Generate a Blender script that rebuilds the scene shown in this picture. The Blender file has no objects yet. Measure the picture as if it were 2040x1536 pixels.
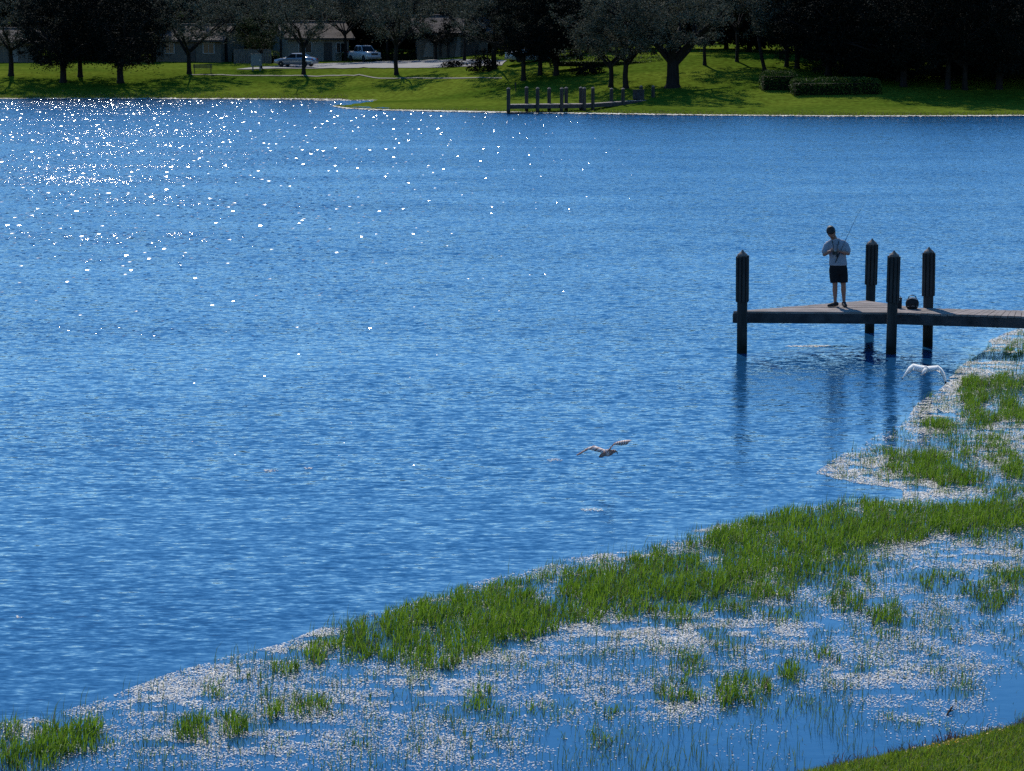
import bpy, bmesh, math, random
import numpy as np
from mathutils import Vector, Matrix

random.seed(7)
RNG = np.random.default_rng(11)
SC = bpy.context.scene
COL = SC.collection
R = math.radians

# ---------------------------------------------------------------- camera
CAM_H = 7.0
FPX = 5000.0                 # focal length in photo pixels (photo 2040 x 1536)
HORIZON = 52.0
PITCH = math.atan((768 - HORIZON) / FPX)
cam_data = bpy.data.cameras.new('camera_lens')
cam_data.sensor_width = 36.0
cam_data.lens = 36.0 * FPX / 2040.0
cam_data.clip_start = 0.5
cam_data.clip_end = 3000
cam = bpy.data.objects.new('view_camera', cam_data)
COL.objects.link(cam)
cam.location = (0, 0, CAM_H)
cam.rotation_euler = (math.pi / 2 - PITCH, 0, 0)
SC.camera = cam

# ---------------------------------------------------------------- sky, sun, exposure
SUN_AZ = 11.5                # degrees left of the view axis, behind the far trees
SUN_EL = 40.0
world = bpy.data.worlds.new('World')
SC.world = world
world.use_nodes = True
wn = world.node_tree
for n in list(wn.nodes):
    wn.nodes.remove(n)
sky = wn.nodes.new('ShaderNodeTexSky')
sky.sky_type = 'NISHITA'
sky.sun_disc = False
sky.sun_elevation = R(SUN_EL)
sky.sun_rotation = R(-SUN_AZ)
sky.altitude = 0
sky.air_density = 1.0
sky.dust_density = 0.0
sky.ozone_density = 5.0
hsv = wn.nodes.new('ShaderNodeHueSaturation')
hsv.inputs['Saturation'].default_value = 1.24
bg = wn.nodes.new('ShaderNodeBackground')
bg.inputs['Strength'].default_value = 0.122
wo = wn.nodes.new('ShaderNodeOutputWorld')
wn.links.new(sky.outputs[0], hsv.inputs['Color'])
wn.links.new(hsv.outputs[0], bg.inputs['Color'])
wn.links.new(bg.outputs[0], wo.inputs['Surface'])

sun_data = bpy.data.lights.new('sun', 'SUN')
sun_data.energy = 3.6
sun_data.angle = R(0.53)
sun_data.color = (1.0, 0.95, 0.86)
sun = bpy.data.objects.new('sun', sun_data)
COL.objects.link(sun)
sdir = Vector((-math.sin(R(SUN_AZ)) * math.cos(R(SUN_EL)), math.cos(R(SUN_AZ)) * math.cos(R(SUN_EL)), math.sin(R(SUN_EL))))
sun.rotation_euler = sdir.to_track_quat('Z', 'Y').to_euler()
sun.location = sdir * 300

SC.view_settings.view_transform = 'Standard'
SC.view_settings.look = 'None'
SC.view_settings.gamma = 1.0
SC.view_settings.exposure = 0.45
SC.view_settings.use_curve_mapping = False
SC.render.engine = 'CYCLES'
SC.cycles.use_denoising = False
SC.cycles.max_bounces = 6
SC.cycles.diffuse_bounces = 3
SC.cycles.glossy_bounces = 3
SC.cycles.transparent_max_bounces = 8
SC.cycles.sample_clamp_indirect = 4.0

# ---------------------------------------------------------------- measuring helpers
CP, SP = math.cos(PITCH), math.sin(PITCH)

def ray(px, py):
    a = (px - 1020.0) / FPX
    b = (768.0 - py) / FPX
    return np.array([a, CP + b * SP, -SP + b * CP])

def at_z(px, py, z=0.0):
    d = ray(px, py)
    t = (z - CAM_H) / d[2]
    return Vector((d[0] * t, d[1] * t, z))

def at_d(px, py, dist):
    d = ray(px, py)
    t = dist / d[1]
    return Vector((d[0] * t, dist, CAM_H + d[2] * t))

def to_px(X, Y, Z):
    X = np.asarray(X, float); Y = np.asarray(Y, float); Z = np.asarray(Z, float) - CAM_H
    f = Y * CP - Z * SP
    u = Y * SP + Z * CP
    return 1020 + FPX * X / f, 768 - FPX * u / f

def vnoise(x, y, seed=0):
    """smooth 2-D value noise in numpy, 0..1"""
    x = np.asarray(x, float); y = np.asarray(y, float)
    xi = np.floor(x).astype(np.int64); yi = np.floor(y).astype(np.int64)
    fx = x - xi; fy = y - yi
    fx = fx * fx * (3 - 2 * fx); fy = fy * fy * (3 - 2 * fy)
    def h(a, b):
        n = (a * 374761393 + b * 668265263 + seed * 1442695041) & 0xffffffff
        n = ((n ^ (n >> 13)) * 1274126177) & 0xffffffff
        return ((n ^ (n >> 16)) & 0xffff) / 65535.0
    return (h(xi, yi) * (1 - fx) + h(xi + 1, yi) * fx) * (1 - fy) + (h(xi, yi + 1) * (1 - fx) + h(xi + 1, yi + 1) * fx) * fy

def fbm(x, y, seed=0, o=3):
    s = 0; a = .5; t = 0
    for i in range(o):
        s = s + a * vnoise(x * 2 ** i, y * 2 ** i, seed + i * 17); t += a; a *= .5
    return s / t

# ---------------------------------------------------------------- object helpers
def link(o):
    COL.objects.link(o)
    return o

def tag(o, label=None, cat=None, group=None, kind=None):
    if label: o['label'] = label
    if cat: o['category'] = cat
    if group: o['group'] = group
    if kind: o['kind'] = kind
    return o

def empty(name, loc=(0, 0, 0), rz=0.0):
    o = bpy.data.objects.new(name, None)
    o.empty_display_size = 0.3
    o.location = loc
    o.rotation_euler = (0, 0, rz)
    return link(o)

class MB:
    """collects shapes, builds one mesh object"""
    def __init__(s):
        s.v = []; s.f = []; s.m = []; s.cur = 0
    def face(s, idx):
        s.f.append(tuple(idx)); s.m.append(s.cur)
    def box(s, c, d, rz=0.0, taper=1.0):
        cx, cy, cz = c; hx, hy, hz = d[0] / 2, d[1] / 2, d[2] / 2
        ca, sa = math.cos(rz), math.sin(rz)
        b = len(s.v)
        for z in (-1, 1):
            k = taper if z > 0 else 1
            for x, y in ((-1, -1), (1, -1), (1, 1), (-1, 1)):
                lx, ly = x * hx * k, y * hy * k
                s.v.append((cx + lx * ca - ly * sa, cy + lx * sa + ly * ca, cz + z * hz))
        for q in ((3, 2, 1, 0), (4, 5, 6, 7), (0, 1, 5, 4), (1, 2, 6, 5), (2, 3, 7, 6), (3, 0, 4, 7)):
            s.face([b + i for i in q])
        return s
    def tube(s, pts, rad, n=8, cap=True):
        pts = [Vector(p) for p in pts]
        if not hasattr(rad, '__len__'): rad = [rad] * len(pts)
        b = len(s.v); prev = None
        for i, p in enumerate(pts):
            t = (pts[min(i + 1, len(pts) - 1)] - pts[max(i - 1, 0)])
            t = t.normalized() if t.length > 1e-9 else Vector((0, 0, 1))
            if prev is None:
                a = Vector((1, 0, 0)) if abs(t.x) < .9 else Vector((0, 1, 0))
                u = (a - t * a.dot(t)).normalized()
            else:
                u = (prev - t * prev.dot(t))
                u = u.normalized() if u.length > 1e-6 else t.orthogonal().normalized()
            prev = u; w = t.cross(u)
            for k in range(n):
                an = 2 * math.pi * k / n
                q = p + (u * math.cos(an) + w * math.sin(an)) * rad[i]
                s.v.append(tuple(q))
        for i in range(len(pts) - 1):
            for k in range(n):
                s.face((b + i * n + k, b + i * n + (k + 1) % n, b + (i + 1) * n + (k + 1) % n, b + (i + 1) * n + k))
        if cap:
            s.face([b + k for k in range(n)][::-1])
            s.face([b + (len(pts) - 1) * n + k for k in range(n)])
        return s
    def lathe(s, prof, n=16, c=(0, 0, 0), axis='z'):
        b = len(s.v)
        for r, z in prof:
            for k in range(n):
                a = 2 * math.pi * k / n
                x, y = r * math.cos(a), r * math.sin(a)
                p = (x, y, z) if axis == 'z' else ((x, z, y) if axis == 'y' else (z, x, y))
                s.v.append((c[0] + p[0], c[1] + p[1], c[2] + p[2]))
        for i in range(len(prof) - 1):
            for k in range(n):
                s.face((b + i * n + k, b + i * n + (k + 1) % n, b + (i + 1) * n + (k + 1) % n, b + (i + 1) * n + k))
        s.face([b + k for k in range(n)][::-1]); s.face([b + (len(prof) - 1) * n + k for k in range(n)])
        return s
    def ellipsoid(s, c, r, nu=12, nv=8, rot=None):
        b = len(s.v)
        for j in range(nv + 1):
            th = math.pi * j / nv
            for k in range(nu):
                a = 2 * math.pi * k / nu
                p = Vector((r[0] * math.sin(th) * math.cos(a), r[1] * math.sin(th) * math.sin(a), r[2] * math.cos(th)))
                if rot: p = rot @ p
                s.v.append((c[0] + p.x, c[1] + p.y, c[2] + p.z))
        for j in range(nv):
            for k in range(nu):
                s.face((b + j * nu + k, b + (j + 1) * nu + k, b + (j + 1) * nu + (k + 1) % nu, b + j * nu + (k + 1) % nu))
        return s
    def prism(s, poly, z0, z1):
        """vertical prism over an xy polygon"""
        b = len(s.v); n = len(poly)
        for z in (z0, z1):
            for p in poly: s.v.append((p[0], p[1], z))
        s.face([b + i for i in range(n)][::-1]); s.face([b + n + i for i in range(n)])
        for i in range(n):
            j = (i + 1) % n
            s.face((b + i, b + j, b + n + j, b + n + i))
        return s
    def mesh(s, name, mats, smooth=False):
        me = bpy.data.meshes.new(name)
        me.from_pydata(s.v, [], s.f)
        for m in (mats if isinstance(mats, (list, tuple)) else [mats]):
            me.materials.append(m)
        me.polygons.foreach_set('material_index', s.m)
        if smooth:
            me.polygons.foreach_set('use_smooth', [True] * len(s.f))
        bm = bmesh.new(); bm.from_mesh(me)
        bmesh.ops.recalc_face_normals(bm, faces=bm.faces)
        bm.to_mesh(me); bm.free()
        me.update()
        return me
    def build(s, name, mats, parent=None, smooth=False):
        o = bpy.data.objects.new(name, s.mesh(name, mats, smooth))
        o.parent = parent
        return link(o)

def fast_mesh(name, verts, faces, mats, smooth=False, matidx=None):
    """verts (n,3) array, faces (m,k) array with one k"""
    me = bpy.data.meshes.new(name)
    nv, (nf, k) = len(verts), faces.shape
    me.vertices.add(nv); me.vertices.foreach_set('co', np.ascontiguousarray(verts, np.float32).ravel())
    me.loops.add(nf * k); me.loops.foreach_set('vertex_index', np.ascontiguousarray(faces, np.int32).ravel())
    me.polygons.add(nf)
    me.polygons.foreach_set('loop_start', np.arange(0, nf * k, k, dtype=np.int32))
    me.polygons.foreach_set('loop_total', np.full(nf, k, dtype=np.int32))
    if smooth: me.polygons.foreach_set('use_smooth', np.ones(nf, dtype=bool))
    for m in (mats if isinstance(mats, (list, tuple)) else [mats]): me.materials.append(m)
    if matidx is not None: me.polygons.foreach_set('material_index', matidx.astype(np.int32))
    me.update(calc_edges=True)
    return me

def copy_tree(o, parent=None):
    c = o.copy(); COL.objects.link(c); c.parent = parent
    for ch in list(o.children):
        copy_tree(ch, c)
    return c

# ---------------------------------------------------------------- materials
def pmat(name, color, rough=0.7, var=0.0, scale=5.0, spec=0.5, metal=0.0, bump=0.0, color2=None, stretch=(1, 1, 1), trans=0.0, island=False, coord='Object'):
    m = bpy.data.materials.new(name); m.use_nodes = True
    nt = m.node_tree; b = nt.nodes['Principled BSDF']
    b.inputs['Roughness'].default_value = rough
    b.inputs['Metallic'].default_value = metal
    b.inputs['Specular IOR Level'].default_value = spec
    b.inputs['Base Color'].default_value = (*color, 1)
    if var > 0 or bump > 0 or color2:
        tc = nt.nodes.new('ShaderNodeTexCoord'); mp = nt.nodes.new('ShaderNodeMapping')
        mp.inputs['Scale'].default_value = stretch
        nz = nt.nodes.new('ShaderNodeTexNoise'); nz.inputs['Scale'].default_value = scale; nz.inputs['Detail'].default_value = 5
        nt.links.new(tc.outputs[coord], mp.inputs[0]); nt.links.new(mp.outputs[0], nz.inputs['Vector'])
        if var > 0 or color2:
            cr = nt.nodes.new('ShaderNodeValToRGB')
            c2 = color2 or tuple(min(1, c * (1 + var)) for c in color)
            c1 = color if color2 else tuple(c * (1 - var) for c in color)
            cr.color_ramp.elements[0].position = .32; cr.color_ramp.elements[1].position = .68
            cr.color_ramp.elements[0].color = (*c1, 1); cr.color_ramp.elements[1].color = (*c2, 1)
            if island:
                ge = nt.nodes.new('ShaderNodeNewGeometry')
                ad = nt.nodes.new('ShaderNodeMath'); ad.operation = 'MULTIPLY_ADD'
                ad.inputs[1].default_value = .55; nt.links.new(ge.outputs['Random Per Island'], ad.inputs[0])
                mu = nt.nodes.new('ShaderNodeMath'); mu.operation = 'MULTIPLY'; mu.inputs[1].default_value = .45
                nt.links.new(nz.outputs[0], mu.inputs[0]); nt.links.new(mu.outputs[0], ad.inputs[2])
                nt.links.new(ad.outputs[0], cr.inputs[0])
            else:
                nt.links.new(nz.outputs[0], cr.inputs[0])
            nt.links.new(cr.outputs[0], b.inputs['Base Color'])
            colsock = cr.outputs[0]
        if bump > 0:
            bp = nt.nodes.new('ShaderNodeBump'); bp.inputs['Strength'].default_value = bump; bp.inputs['Distance'].default_value = .02
            nt.links.new(nz.outputs[0], bp.inputs['Height']); nt.links.new(bp.outputs[0], b.inputs['Normal'])
    if trans > 0:
        tr = nt.nodes.new('ShaderNodeBsdfTranslucent'); mx = nt.nodes.new('ShaderNodeMixShader')
        mx.inputs[0].default_value = trans
        tr.inputs['Color'].default_value = (*color, 1)
        if var > 0 or color2: nt.links.new(colsock, tr.inputs['Color'])
        out = nt.nodes['Material Output']
        nt.links.new(b.outputs[0], mx.inputs[1]); nt.links.new(tr.outputs[0], mx.inputs[2]); nt.links.new(mx.outputs[0], out.inputs[0])
    return m

M = {}
M['bark'] = pmat('bark', (.012, .010, .009), .9, .5, 6, .2, bump=.6, stretch=(1, 1, .25))
M['leaf_oak'] = pmat('leaf_oak', (.028, .032, .022), .8, scale=.6, spec=.08, color2=(.115, .120, .088), trans=.16, island=True)
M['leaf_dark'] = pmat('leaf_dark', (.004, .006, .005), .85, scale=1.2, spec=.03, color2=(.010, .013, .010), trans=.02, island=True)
M['leaf_olive'] = pmat('leaf_olive', (.026, .036, .012), .8, scale=1.2, spec=.08, color2=(.05, .06, .024), trans=.12, island=True)
M['hedge'] = pmat('hedge_leaf', (.016, .034, .007), .65, scale=3, spec=.12, color2=(.05, .085, .012), trans=.25, island=True)
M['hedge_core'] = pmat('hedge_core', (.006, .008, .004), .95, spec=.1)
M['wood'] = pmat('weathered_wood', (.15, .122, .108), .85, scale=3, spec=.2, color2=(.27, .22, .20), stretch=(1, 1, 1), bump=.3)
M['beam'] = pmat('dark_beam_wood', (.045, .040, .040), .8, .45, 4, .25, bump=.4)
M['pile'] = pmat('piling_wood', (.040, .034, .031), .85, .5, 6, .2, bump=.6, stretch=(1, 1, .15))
def stain(m, z0, z1, col):
    nt = m.node_tree; b = nt.nodes['Principled BSDF']; src = b.inputs['Base Color'].links[0].from_socket
    tc = nt.nodes.new('ShaderNodeTexCoord'); sp = nt.nodes.new('ShaderNodeSeparateXYZ'); nt.links.new(tc.outputs['Object'], sp.inputs[0])
    nz = nt.nodes.new('ShaderNodeTexNoise'); nz.inputs['Scale'].default_value = 9; nt.links.new(tc.outputs['Object'], nz.inputs['Vector'])
    ad = nt.nodes.new('ShaderNodeMath'); ad.operation = 'MULTIPLY_ADD'; ad.inputs[1].default_value = .35; nt.links.new(nz.outputs[0], ad.inputs[0]); nt.links.new(sp.outputs['Z'], ad.inputs[2])
    mr = nt.nodes.new('ShaderNodeMapRange'); mr.inputs['From Min'].default_value = z0 + .17; mr.inputs['From Max'].default_value = z1 + .17; nt.links.new(ad.outputs[0], mr.inputs[0])
    mx = nt.nodes.new('ShaderNodeMixRGB'); mx.inputs[1].default_value = (*col, 1); nt.links.new(mr.outputs[0], mx.inputs[0]); nt.links.new(src, mx.inputs[2]); nt.links.new(mx.outputs[0], b.inputs['Base Color'])
M['pile_wet'] = pmat('piling_wood_wet_foot', (.046, .040, .036), .85, .5, 6, .2, bump=.6, stretch=(1, 1, .15))
stain(M['pile_wet'], .12, .42, (.010, .012, .008))
M['pilecap'] = pmat('piling_cap', (.16, .12, .10), .8, .3, 9, .3)
M['grass_blade'] = pmat('marsh_blade', (.070, .150, .008), .6, scale=.9, spec=.2, color2=(.17, .28, .022), trans=.5, island=True)
M['reed_blade'] = pmat('reed_blade', (.045, .095, .016), .6, scale=.9, spec=.2, color2=(.11, .16, .034), trans=.45, island=True)
M['dry_blade'] = pmat('dry_blade', (.09, .075, .03), .6, scale=.9, spec=.3, color2=(.20, .16, .08), trans=.3, island=True)
M['bank_blade'] = pmat('bank_blade', (.080, .135, .008), .6, scale=.9, spec=.2, color2=(.19, .25, .020), trans=.5, island=True)
M['weed'] = pmat('reddish_weed', (.045, .022, .020), .8, scale=2, spec=.1, color2=(.11, .065, .045), trans=.35, island=True)
M['petal'] = pmat('yellow_petal', (.75, .42, .01), .6, trans=.3)
M['mat'] = pmat('floating_glint_mat', (.54, .46, .35), .7, scale=1.2, spec=.15, color2=(.95, .87, .75), island=True)  # pale colour stands in for sun glints on floating matter and shore
M['mud'] = pmat('bank_soil', (.030, .034, .012), .95, .4, 3, .2, bump=.6)
M['shirt'] = pmat('grey_white_cotton', (.27, .28, .32), .9, .10, 9, .15, bump=.25)
M['shorts'] = pmat('black_cotton', (.010, .010, .012), .9, .3, 9, .2)
M['skin'] = pmat('skin', (.26, .13, .09), .55, .08, 6, .35)
M['hair'] = pmat('dark_hair', (.018, .010, .007), .6, .5, 40, .4, stretch=(1, 1, .2), bump=.5)
M['shoe'] = pmat('dark_shoe', (.035, .028, .026), .7, .4, 15, .3)
M['black'] = pmat('black_plastic', (.008, .008, .010), .35, spec=.5)
M['darkcloth'] = pmat('dark_fabric', (.015, .016, .018), .8, .4, 12, .3)
M['palecloth'] = pmat('pale_print', (.35, .36, .36), .7)
M['metal'] = pmat('grey_metal', (.35, .36, .38), .35, metal=.8)
M['feather_white'] = pmat('white_feather', (.88, .88, .86), .7, .04, 20, .2, trans=.45)
M['feather_brown'] = pmat('brown_feather', (.52, .33, .26), .8, .2, 20, .15, trans=.35)
M['feather_cream'] = pmat('cream_feather', (.86, .76, .70), .8, .1, 20, .15, trans=.4)
M['feather_dark'] = pmat('dark_feather', (.02, .018, .02), .7, .2, 20, .3)
M['bill'] = pmat('bill', (.35, .16, .10), .5)
M['stucco'] = pmat('pale_stucco', (.115, .098, .078), .9, .12, 2, .2, bump=.2)
M['stucco_white'] = pmat('white_stucco', (.20, .18, .155), .9, .1, 2, .2)
M['roof'] = pmat('roof_tile', (.060, .045, .042), .85, scale=3, spec=.15, color2=(.12, .09, .082), bump=.4)
M['trim'] = pmat('dark_trim', (.025, .018, .015), .8)
M['glass'] = pmat('dark_glass', (.008, .010, .012), .2, spec=.3)
M['frame'] = pmat('window_frame', (.32, .31, .30), .6)
M['door'] = pmat('dark_door', (.03, .022, .018), .6)
M['fence'] = pmat('grey_fence', (.12, .10, .085), .85, .3, 4)
M['carsilver'] = pmat('silver_paint', (.30, .32, .35), .18, metal=.5, spec=.6)
M['cardark'] = pmat('dark_paint', (.03, .035, .045), .18, spec=.7)
M['carwhite'] = pmat('white_paint', (.42, .43, .45), .2, spec=.6)
M['tyre'] = pmat('rubber', (.012, .012, .012), .9)
M['red'] = pmat('red_lens', (.35, .01, .01), .2)
M['lamp'] = pmat('clear_lens', (.6, .6, .6), .1)
M['cabinet'] = pmat('cabinet_paint', (.10, .13, .14), .5, .15, 3)
M['asphalt'] = pmat('pale_driveway', (.20, .19, .18), .9, .15, 1.2, .2)
M['path'] = pmat('concrete_path', (.14, .13, .10), .9, .15, 2, .2)
M['orange'] = pmat('orange_flower', (.80, .22, .01), .6, trans=.3)
M['bin'] = pmat('bin_slats', (.010, .012, .012), .7)

# lawn: mown grass with uneven yellowish and darker drifts
m = bpy.data.materials.new('lawn'); m.use_nodes = True
nt = m.node_tree; b = nt.nodes['Principled BSDF']
tc = nt.nodes.new('ShaderNodeTexCoord')
mpg = nt.nodes.new('ShaderNodeMapping'); mpg.inputs['Scale'].default_value = (.45, 1, 1)
n1 = nt.nodes.new('ShaderNodeTexNoise'); n1.inputs['Scale'].default_value = .13; n1.inputs['Detail'].default_value = 6
n2 = nt.nodes.new('ShaderNodeTexNoise'); n2.inputs['Scale'].default_value = 2.2; n2.inputs['Detail'].default_value = 6
nt.links.new(tc.outputs['Object'], mpg.inputs[0])
nt.links.new(mpg.outputs[0], n1.inputs['Vector']); nt.links.new(tc.outputs['Object'], n2.inputs['Vector'])
c1 = nt.nodes.new('ShaderNodeValToRGB'); c2 = nt.nodes.new('ShaderNodeValToRGB')
c1.color_ramp.elements[0].position = .35; c1.color_ramp.elements[1].position = .65
c1.color_ramp.elements[0].color = (.056, .098, .010, 1); c1.color_ramp.elements[1].color = (.118, .158, .018, 1)
c2.color_ramp.elements[0].position = .3; c2.color_ramp.elements[1].position = .7
c2.color_ramp.elements[0].color = (.55, .50, .50, 1); c2.color_ramp.elements[1].color = (1.2, 1.2, 1.2, 1)
mxg = nt.nodes.new('ShaderNodeMixRGB'); mxg.blend_type = 'MULTIPLY'; mxg.inputs[0].default_value = 1
nt.links.new(n1.outputs[0], c1.inputs[0]); nt.links.new(n2.outputs[0], c2.inputs[0])
nt.links.new(c1.outputs[0], mxg.inputs[1]); nt.links.new(c2.outputs[0], mxg.inputs[2])
nt.links.new(mxg.outputs[0], b.inputs['Base Color'])
b.inputs['Roughness'].default_value = 1.0; b.inputs['Specular IOR Level'].default_value = .0
bp = nt.nodes.new('ShaderNodeBump'); bp.inputs['Strength'].default_value = .5; bp.inputs['Distance'].default_value = .08
nt.links.new(n2.outputs[0], bp.inputs['Height']); nt.links.new(bp.outputs[0], b.inputs['Normal'])
M['lawn'] = m

# lake water: ripples as slopes of the surface (three wavelengths), stronger where the wind reaches
def water_material():
    m = bpy.data.materials.new('lake_water'); m.use_nodes = True
    nt = m.node_tree; N = nt.nodes; L = nt.links
    b = N['Principled BSDF']
    b.inputs['Base Color'].default_value = (.009, .060, .145, 1)
    b.inputs['Roughness'].default_value = .06
    b.inputs['IOR'].default_value = 1.333
    geo = N.new('ShaderNodeNewGeometry')
    at = N.new('ShaderNodeAttribute'); at.attribute_name = 'ripple'; at.attribute_type = 'GEOMETRY'
    def octave(sx, sy, det, off, rot=0.0):
        mp = N.new('ShaderNodeMapping'); mp.inputs['Scale'].default_value = (sx, sy, 1); mp.inputs['Location'].default_value = (off, off * .7, 0)
        mp.inputs['Rotation'].default_value = (0, 0, rot)
        nz = N.new('ShaderNodeTexNoise'); nz.inputs['Scale'].default_value = 1; nz.inputs['Detail'].default_value = det; nz.inputs['Roughness'].default_value = .58
        L.new(geo.outputs['Position'], mp.inputs[0]); L.new(mp.outputs[0], nz.inputs['Vector'])
        sub = N.new('ShaderNodeVectorMath'); sub.operation = 'SUBTRACT'; sub.inputs[1].default_value = (.5, .5, .5)
        L.new(nz.outputs['Color'], sub.inputs[0])
        return sub.outputs[0]
    def scale(v, s):
        n = N.new('ShaderNodeVectorMath'); n.operation = 'MULTIPLY'; n.inputs[1].default_value = s
        L.new(v, n.inputs[0]); return n.outputs[0]
    def add(a, c):
        n = N.new('ShaderNodeVectorMath'); n.operation = 'ADD'
        L.new(a, n.inputs[0]); L.new(c, n.inputs[1]); return n.outputs[0]
    a = scale(octave(.9, 2.6, 2, 3.1, .12), (.10, .20, 0))
    c = scale(octave(3.2, 9.0, 4, 11.7, -.10), (.28, .80, 0))
    d = scale(octave(8.0, 21.0, 2, 23.3, .2), (.34, .70, 0))
    tot = add(add(a, c), d)
    # gusts: drifting patches of stronger and weaker ripples
    mp = N.new('ShaderNodeMapping'); mp.inputs['Scale'].default_value = (.06, .16, 1)
    nz = N.new('ShaderNodeTexNoise'); nz.inputs['Scale'].default_value = 1; nz.inputs['Detail'].default_value = 4
    L.new(geo.outputs['Position'], mp.inputs[0]); L.new(mp.outputs[0], nz.inputs['Vector'])
    mr = N.new('ShaderNodeMapRange'); mr.inputs['From Min'].default_value = .3; mr.inputs['From Max'].default_value = .7
    mr.inputs['To Min'].default_value = .75; mr.inputs['To Max'].default_value = 1.2
    L.new(nz.outputs[0], mr.inputs[0])
    mu = N.new('ShaderNodeMath'); mu.operation = 'MULTIPLY'
    L.new(mr.outputs[0], mu.inputs[0]); L.new(at.outputs['Fac'], mu.inputs[1])
    sc = N.new('ShaderNodeVectorMath'); sc.operation = 'SCALE'
    L.new(tot, sc.inputs[0]); L.new(mu.outputs[0], sc.inputs['Scale'])
    # the steeper faces of the wavelets look towards this shore
    bs = N.new('ShaderNodeVectorMath'); bs.operation = 'SCALE'; bs.inputs[0].default_value = (0, -.115, 0)
    mq = N.new('ShaderNodeMath'); mq.operation = 'MULTIPLY'; L.new(mu.outputs[0], mq.inputs[0]); L.new(at.outputs['Fac'], mq.inputs[1])
    L.new(mq.outputs[0], bs.inputs['Scale'])
    slope = add(sc.outputs[0], bs.outputs[0])
    # scattered small steep crests, slopes aimed to flash the sun at the viewer
    mpv = N.new('ShaderNodeMapping'); mpv.inputs['Scale'].default_value = (2.3, .85, 1)
    L.new(geo.outputs['Position'], mpv.inputs[0])
    vo = N.new('ShaderNodeTexVoronoi'); vo.voronoi_dimensions = '2D'; vo.feature = 'F1'; vo.inputs['Scale'].default_value = 1.0
    L.new(mpv.outputs[0], vo.inputs['Vector'])
    lt = N.new('ShaderNodeMapRange'); lt.inputs['From Min'].default_value = .0; lt.inputs['From Max'].default_value = 1.0
    lt.inputs['To Min'].default_value = 0; lt.inputs['To Max'].default_value = .19
    cr_ = N.new('ShaderNodeAttribute'); cr_.attribute_name = 'crest'; cr_.attribute_type = 'GEOMETRY'
    mc = N.new('ShaderNodeMath'); mc.operation = 'MULTIPLY'; L.new(mr.outputs[0], mc.inputs[0]); L.new(cr_.outputs['Fac'], mc.inputs[1])
    L.new(mc.outputs[0], lt.inputs[0])
    ms = N.new('ShaderNodeMath'); ms.operation = 'LESS_THAN'
    L.new(vo.outputs['Distance'], ms.inputs[0]); L.new(lt.outputs[0], ms.inputs[1])
    c0 = N.new('ShaderNodeVectorMath'); c0.operation = 'SUBTRACT'; c0.inputs[1].default_value = (.5, .5, .5)
    L.new(vo.outputs['Color'], c0.inputs[0])
    loc = N.new('ShaderNodeVectorMath'); loc.operation = 'SUBTRACT'
    L.new(mpv.outputs[0], loc.inputs[0]); L.new(vo.outputs['Position'], loc.inputs[1])
    crest = add(scale(c0.outputs[0], (.46, .17, 0)), scale(loc.outputs[0], (.10, .10, 0)))
    cb = N.new('ShaderNodeVectorMath'); cb.operation = 'ADD'; cb.inputs[1].default_value = (-.06, -.34, 0)
    L.new(crest, cb.inputs[0])
    mixv = N.new('ShaderNodeMix'); mixv.data_type = 'VECTOR'
    sx = N.new('ShaderNodeSeparateXYZ'); L.new(vo.outputs['Color'], sx.inputs[0])
    act = N.new('ShaderNodeMath'); act.operation = 'LESS_THAN'; act.inputs[1].default_value = .7
    L.new(sx.outputs['Z'], act.inputs[0])
    both = N.new('ShaderNodeMath'); both.operation = 'MULTIPLY'
    L.new(ms.outputs[0], both.inputs[0]); L.new(act.outputs[0], both.inputs[1])
    L.new(both.outputs[0], mixv.inputs[0]); L.new(slope, mixv.inputs[4]); L.new(cb.outputs[0], mixv.inputs[5])
    up = N.new('ShaderNodeVectorMath'); up.operation = 'ADD'; up.inputs[1].default_value = (0, 0, 1)
    L.new(mixv.outputs[1], up.inputs[0])
    nm = N.new('ShaderNodeVectorMath'); nm.operation = 'NORMALIZE'
    L.new(up.outputs[0], nm.inputs[0])
    L.new(nm.outputs[0], b.inputs['Normal'])
    return m
M['water'] = water_material()

# ---------------------------------------------------------------- shorelines measured on the photograph, as places on the water plane
def curve_xy(pxs):
    P = [at_z(x, y) for x, y in pxs]
    return np.array([p.x for p in P]), np.array([p.y for p in P])
BACKX, BACKY = curve_xy([(-900, 196), (-300, 197), (0, 197), (300, 197), (600, 198), (690, 199), (748, 201)])
FRX, FRY = curve_xy([(665, 212), (690, 216), (760, 219.5), (900, 222), (1013, 224), (1200, 227), (1400, 230), (1700, 232), (2040, 231), (2400, 231), (3200, 230)])
TIPX = FRX[0]; INX = BACKX[-1]

def front_y(X):
    X = np.asarray(X, float)
    yb = np.interp(X, BACKX, BACKY); yf = np.interp(X, FRX, FRY)
    return np.where(X < TIPX, yb, yf)

def base_y(X):
    """where the lawn starts to climb"""
    X = np.asarray(X, float)
    return np.interp(X, [-70, -30, -13.5, 0, 14, 30, 60, 90], [241, 241, 240.6, 227, 214, 211, 209, 208])

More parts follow.
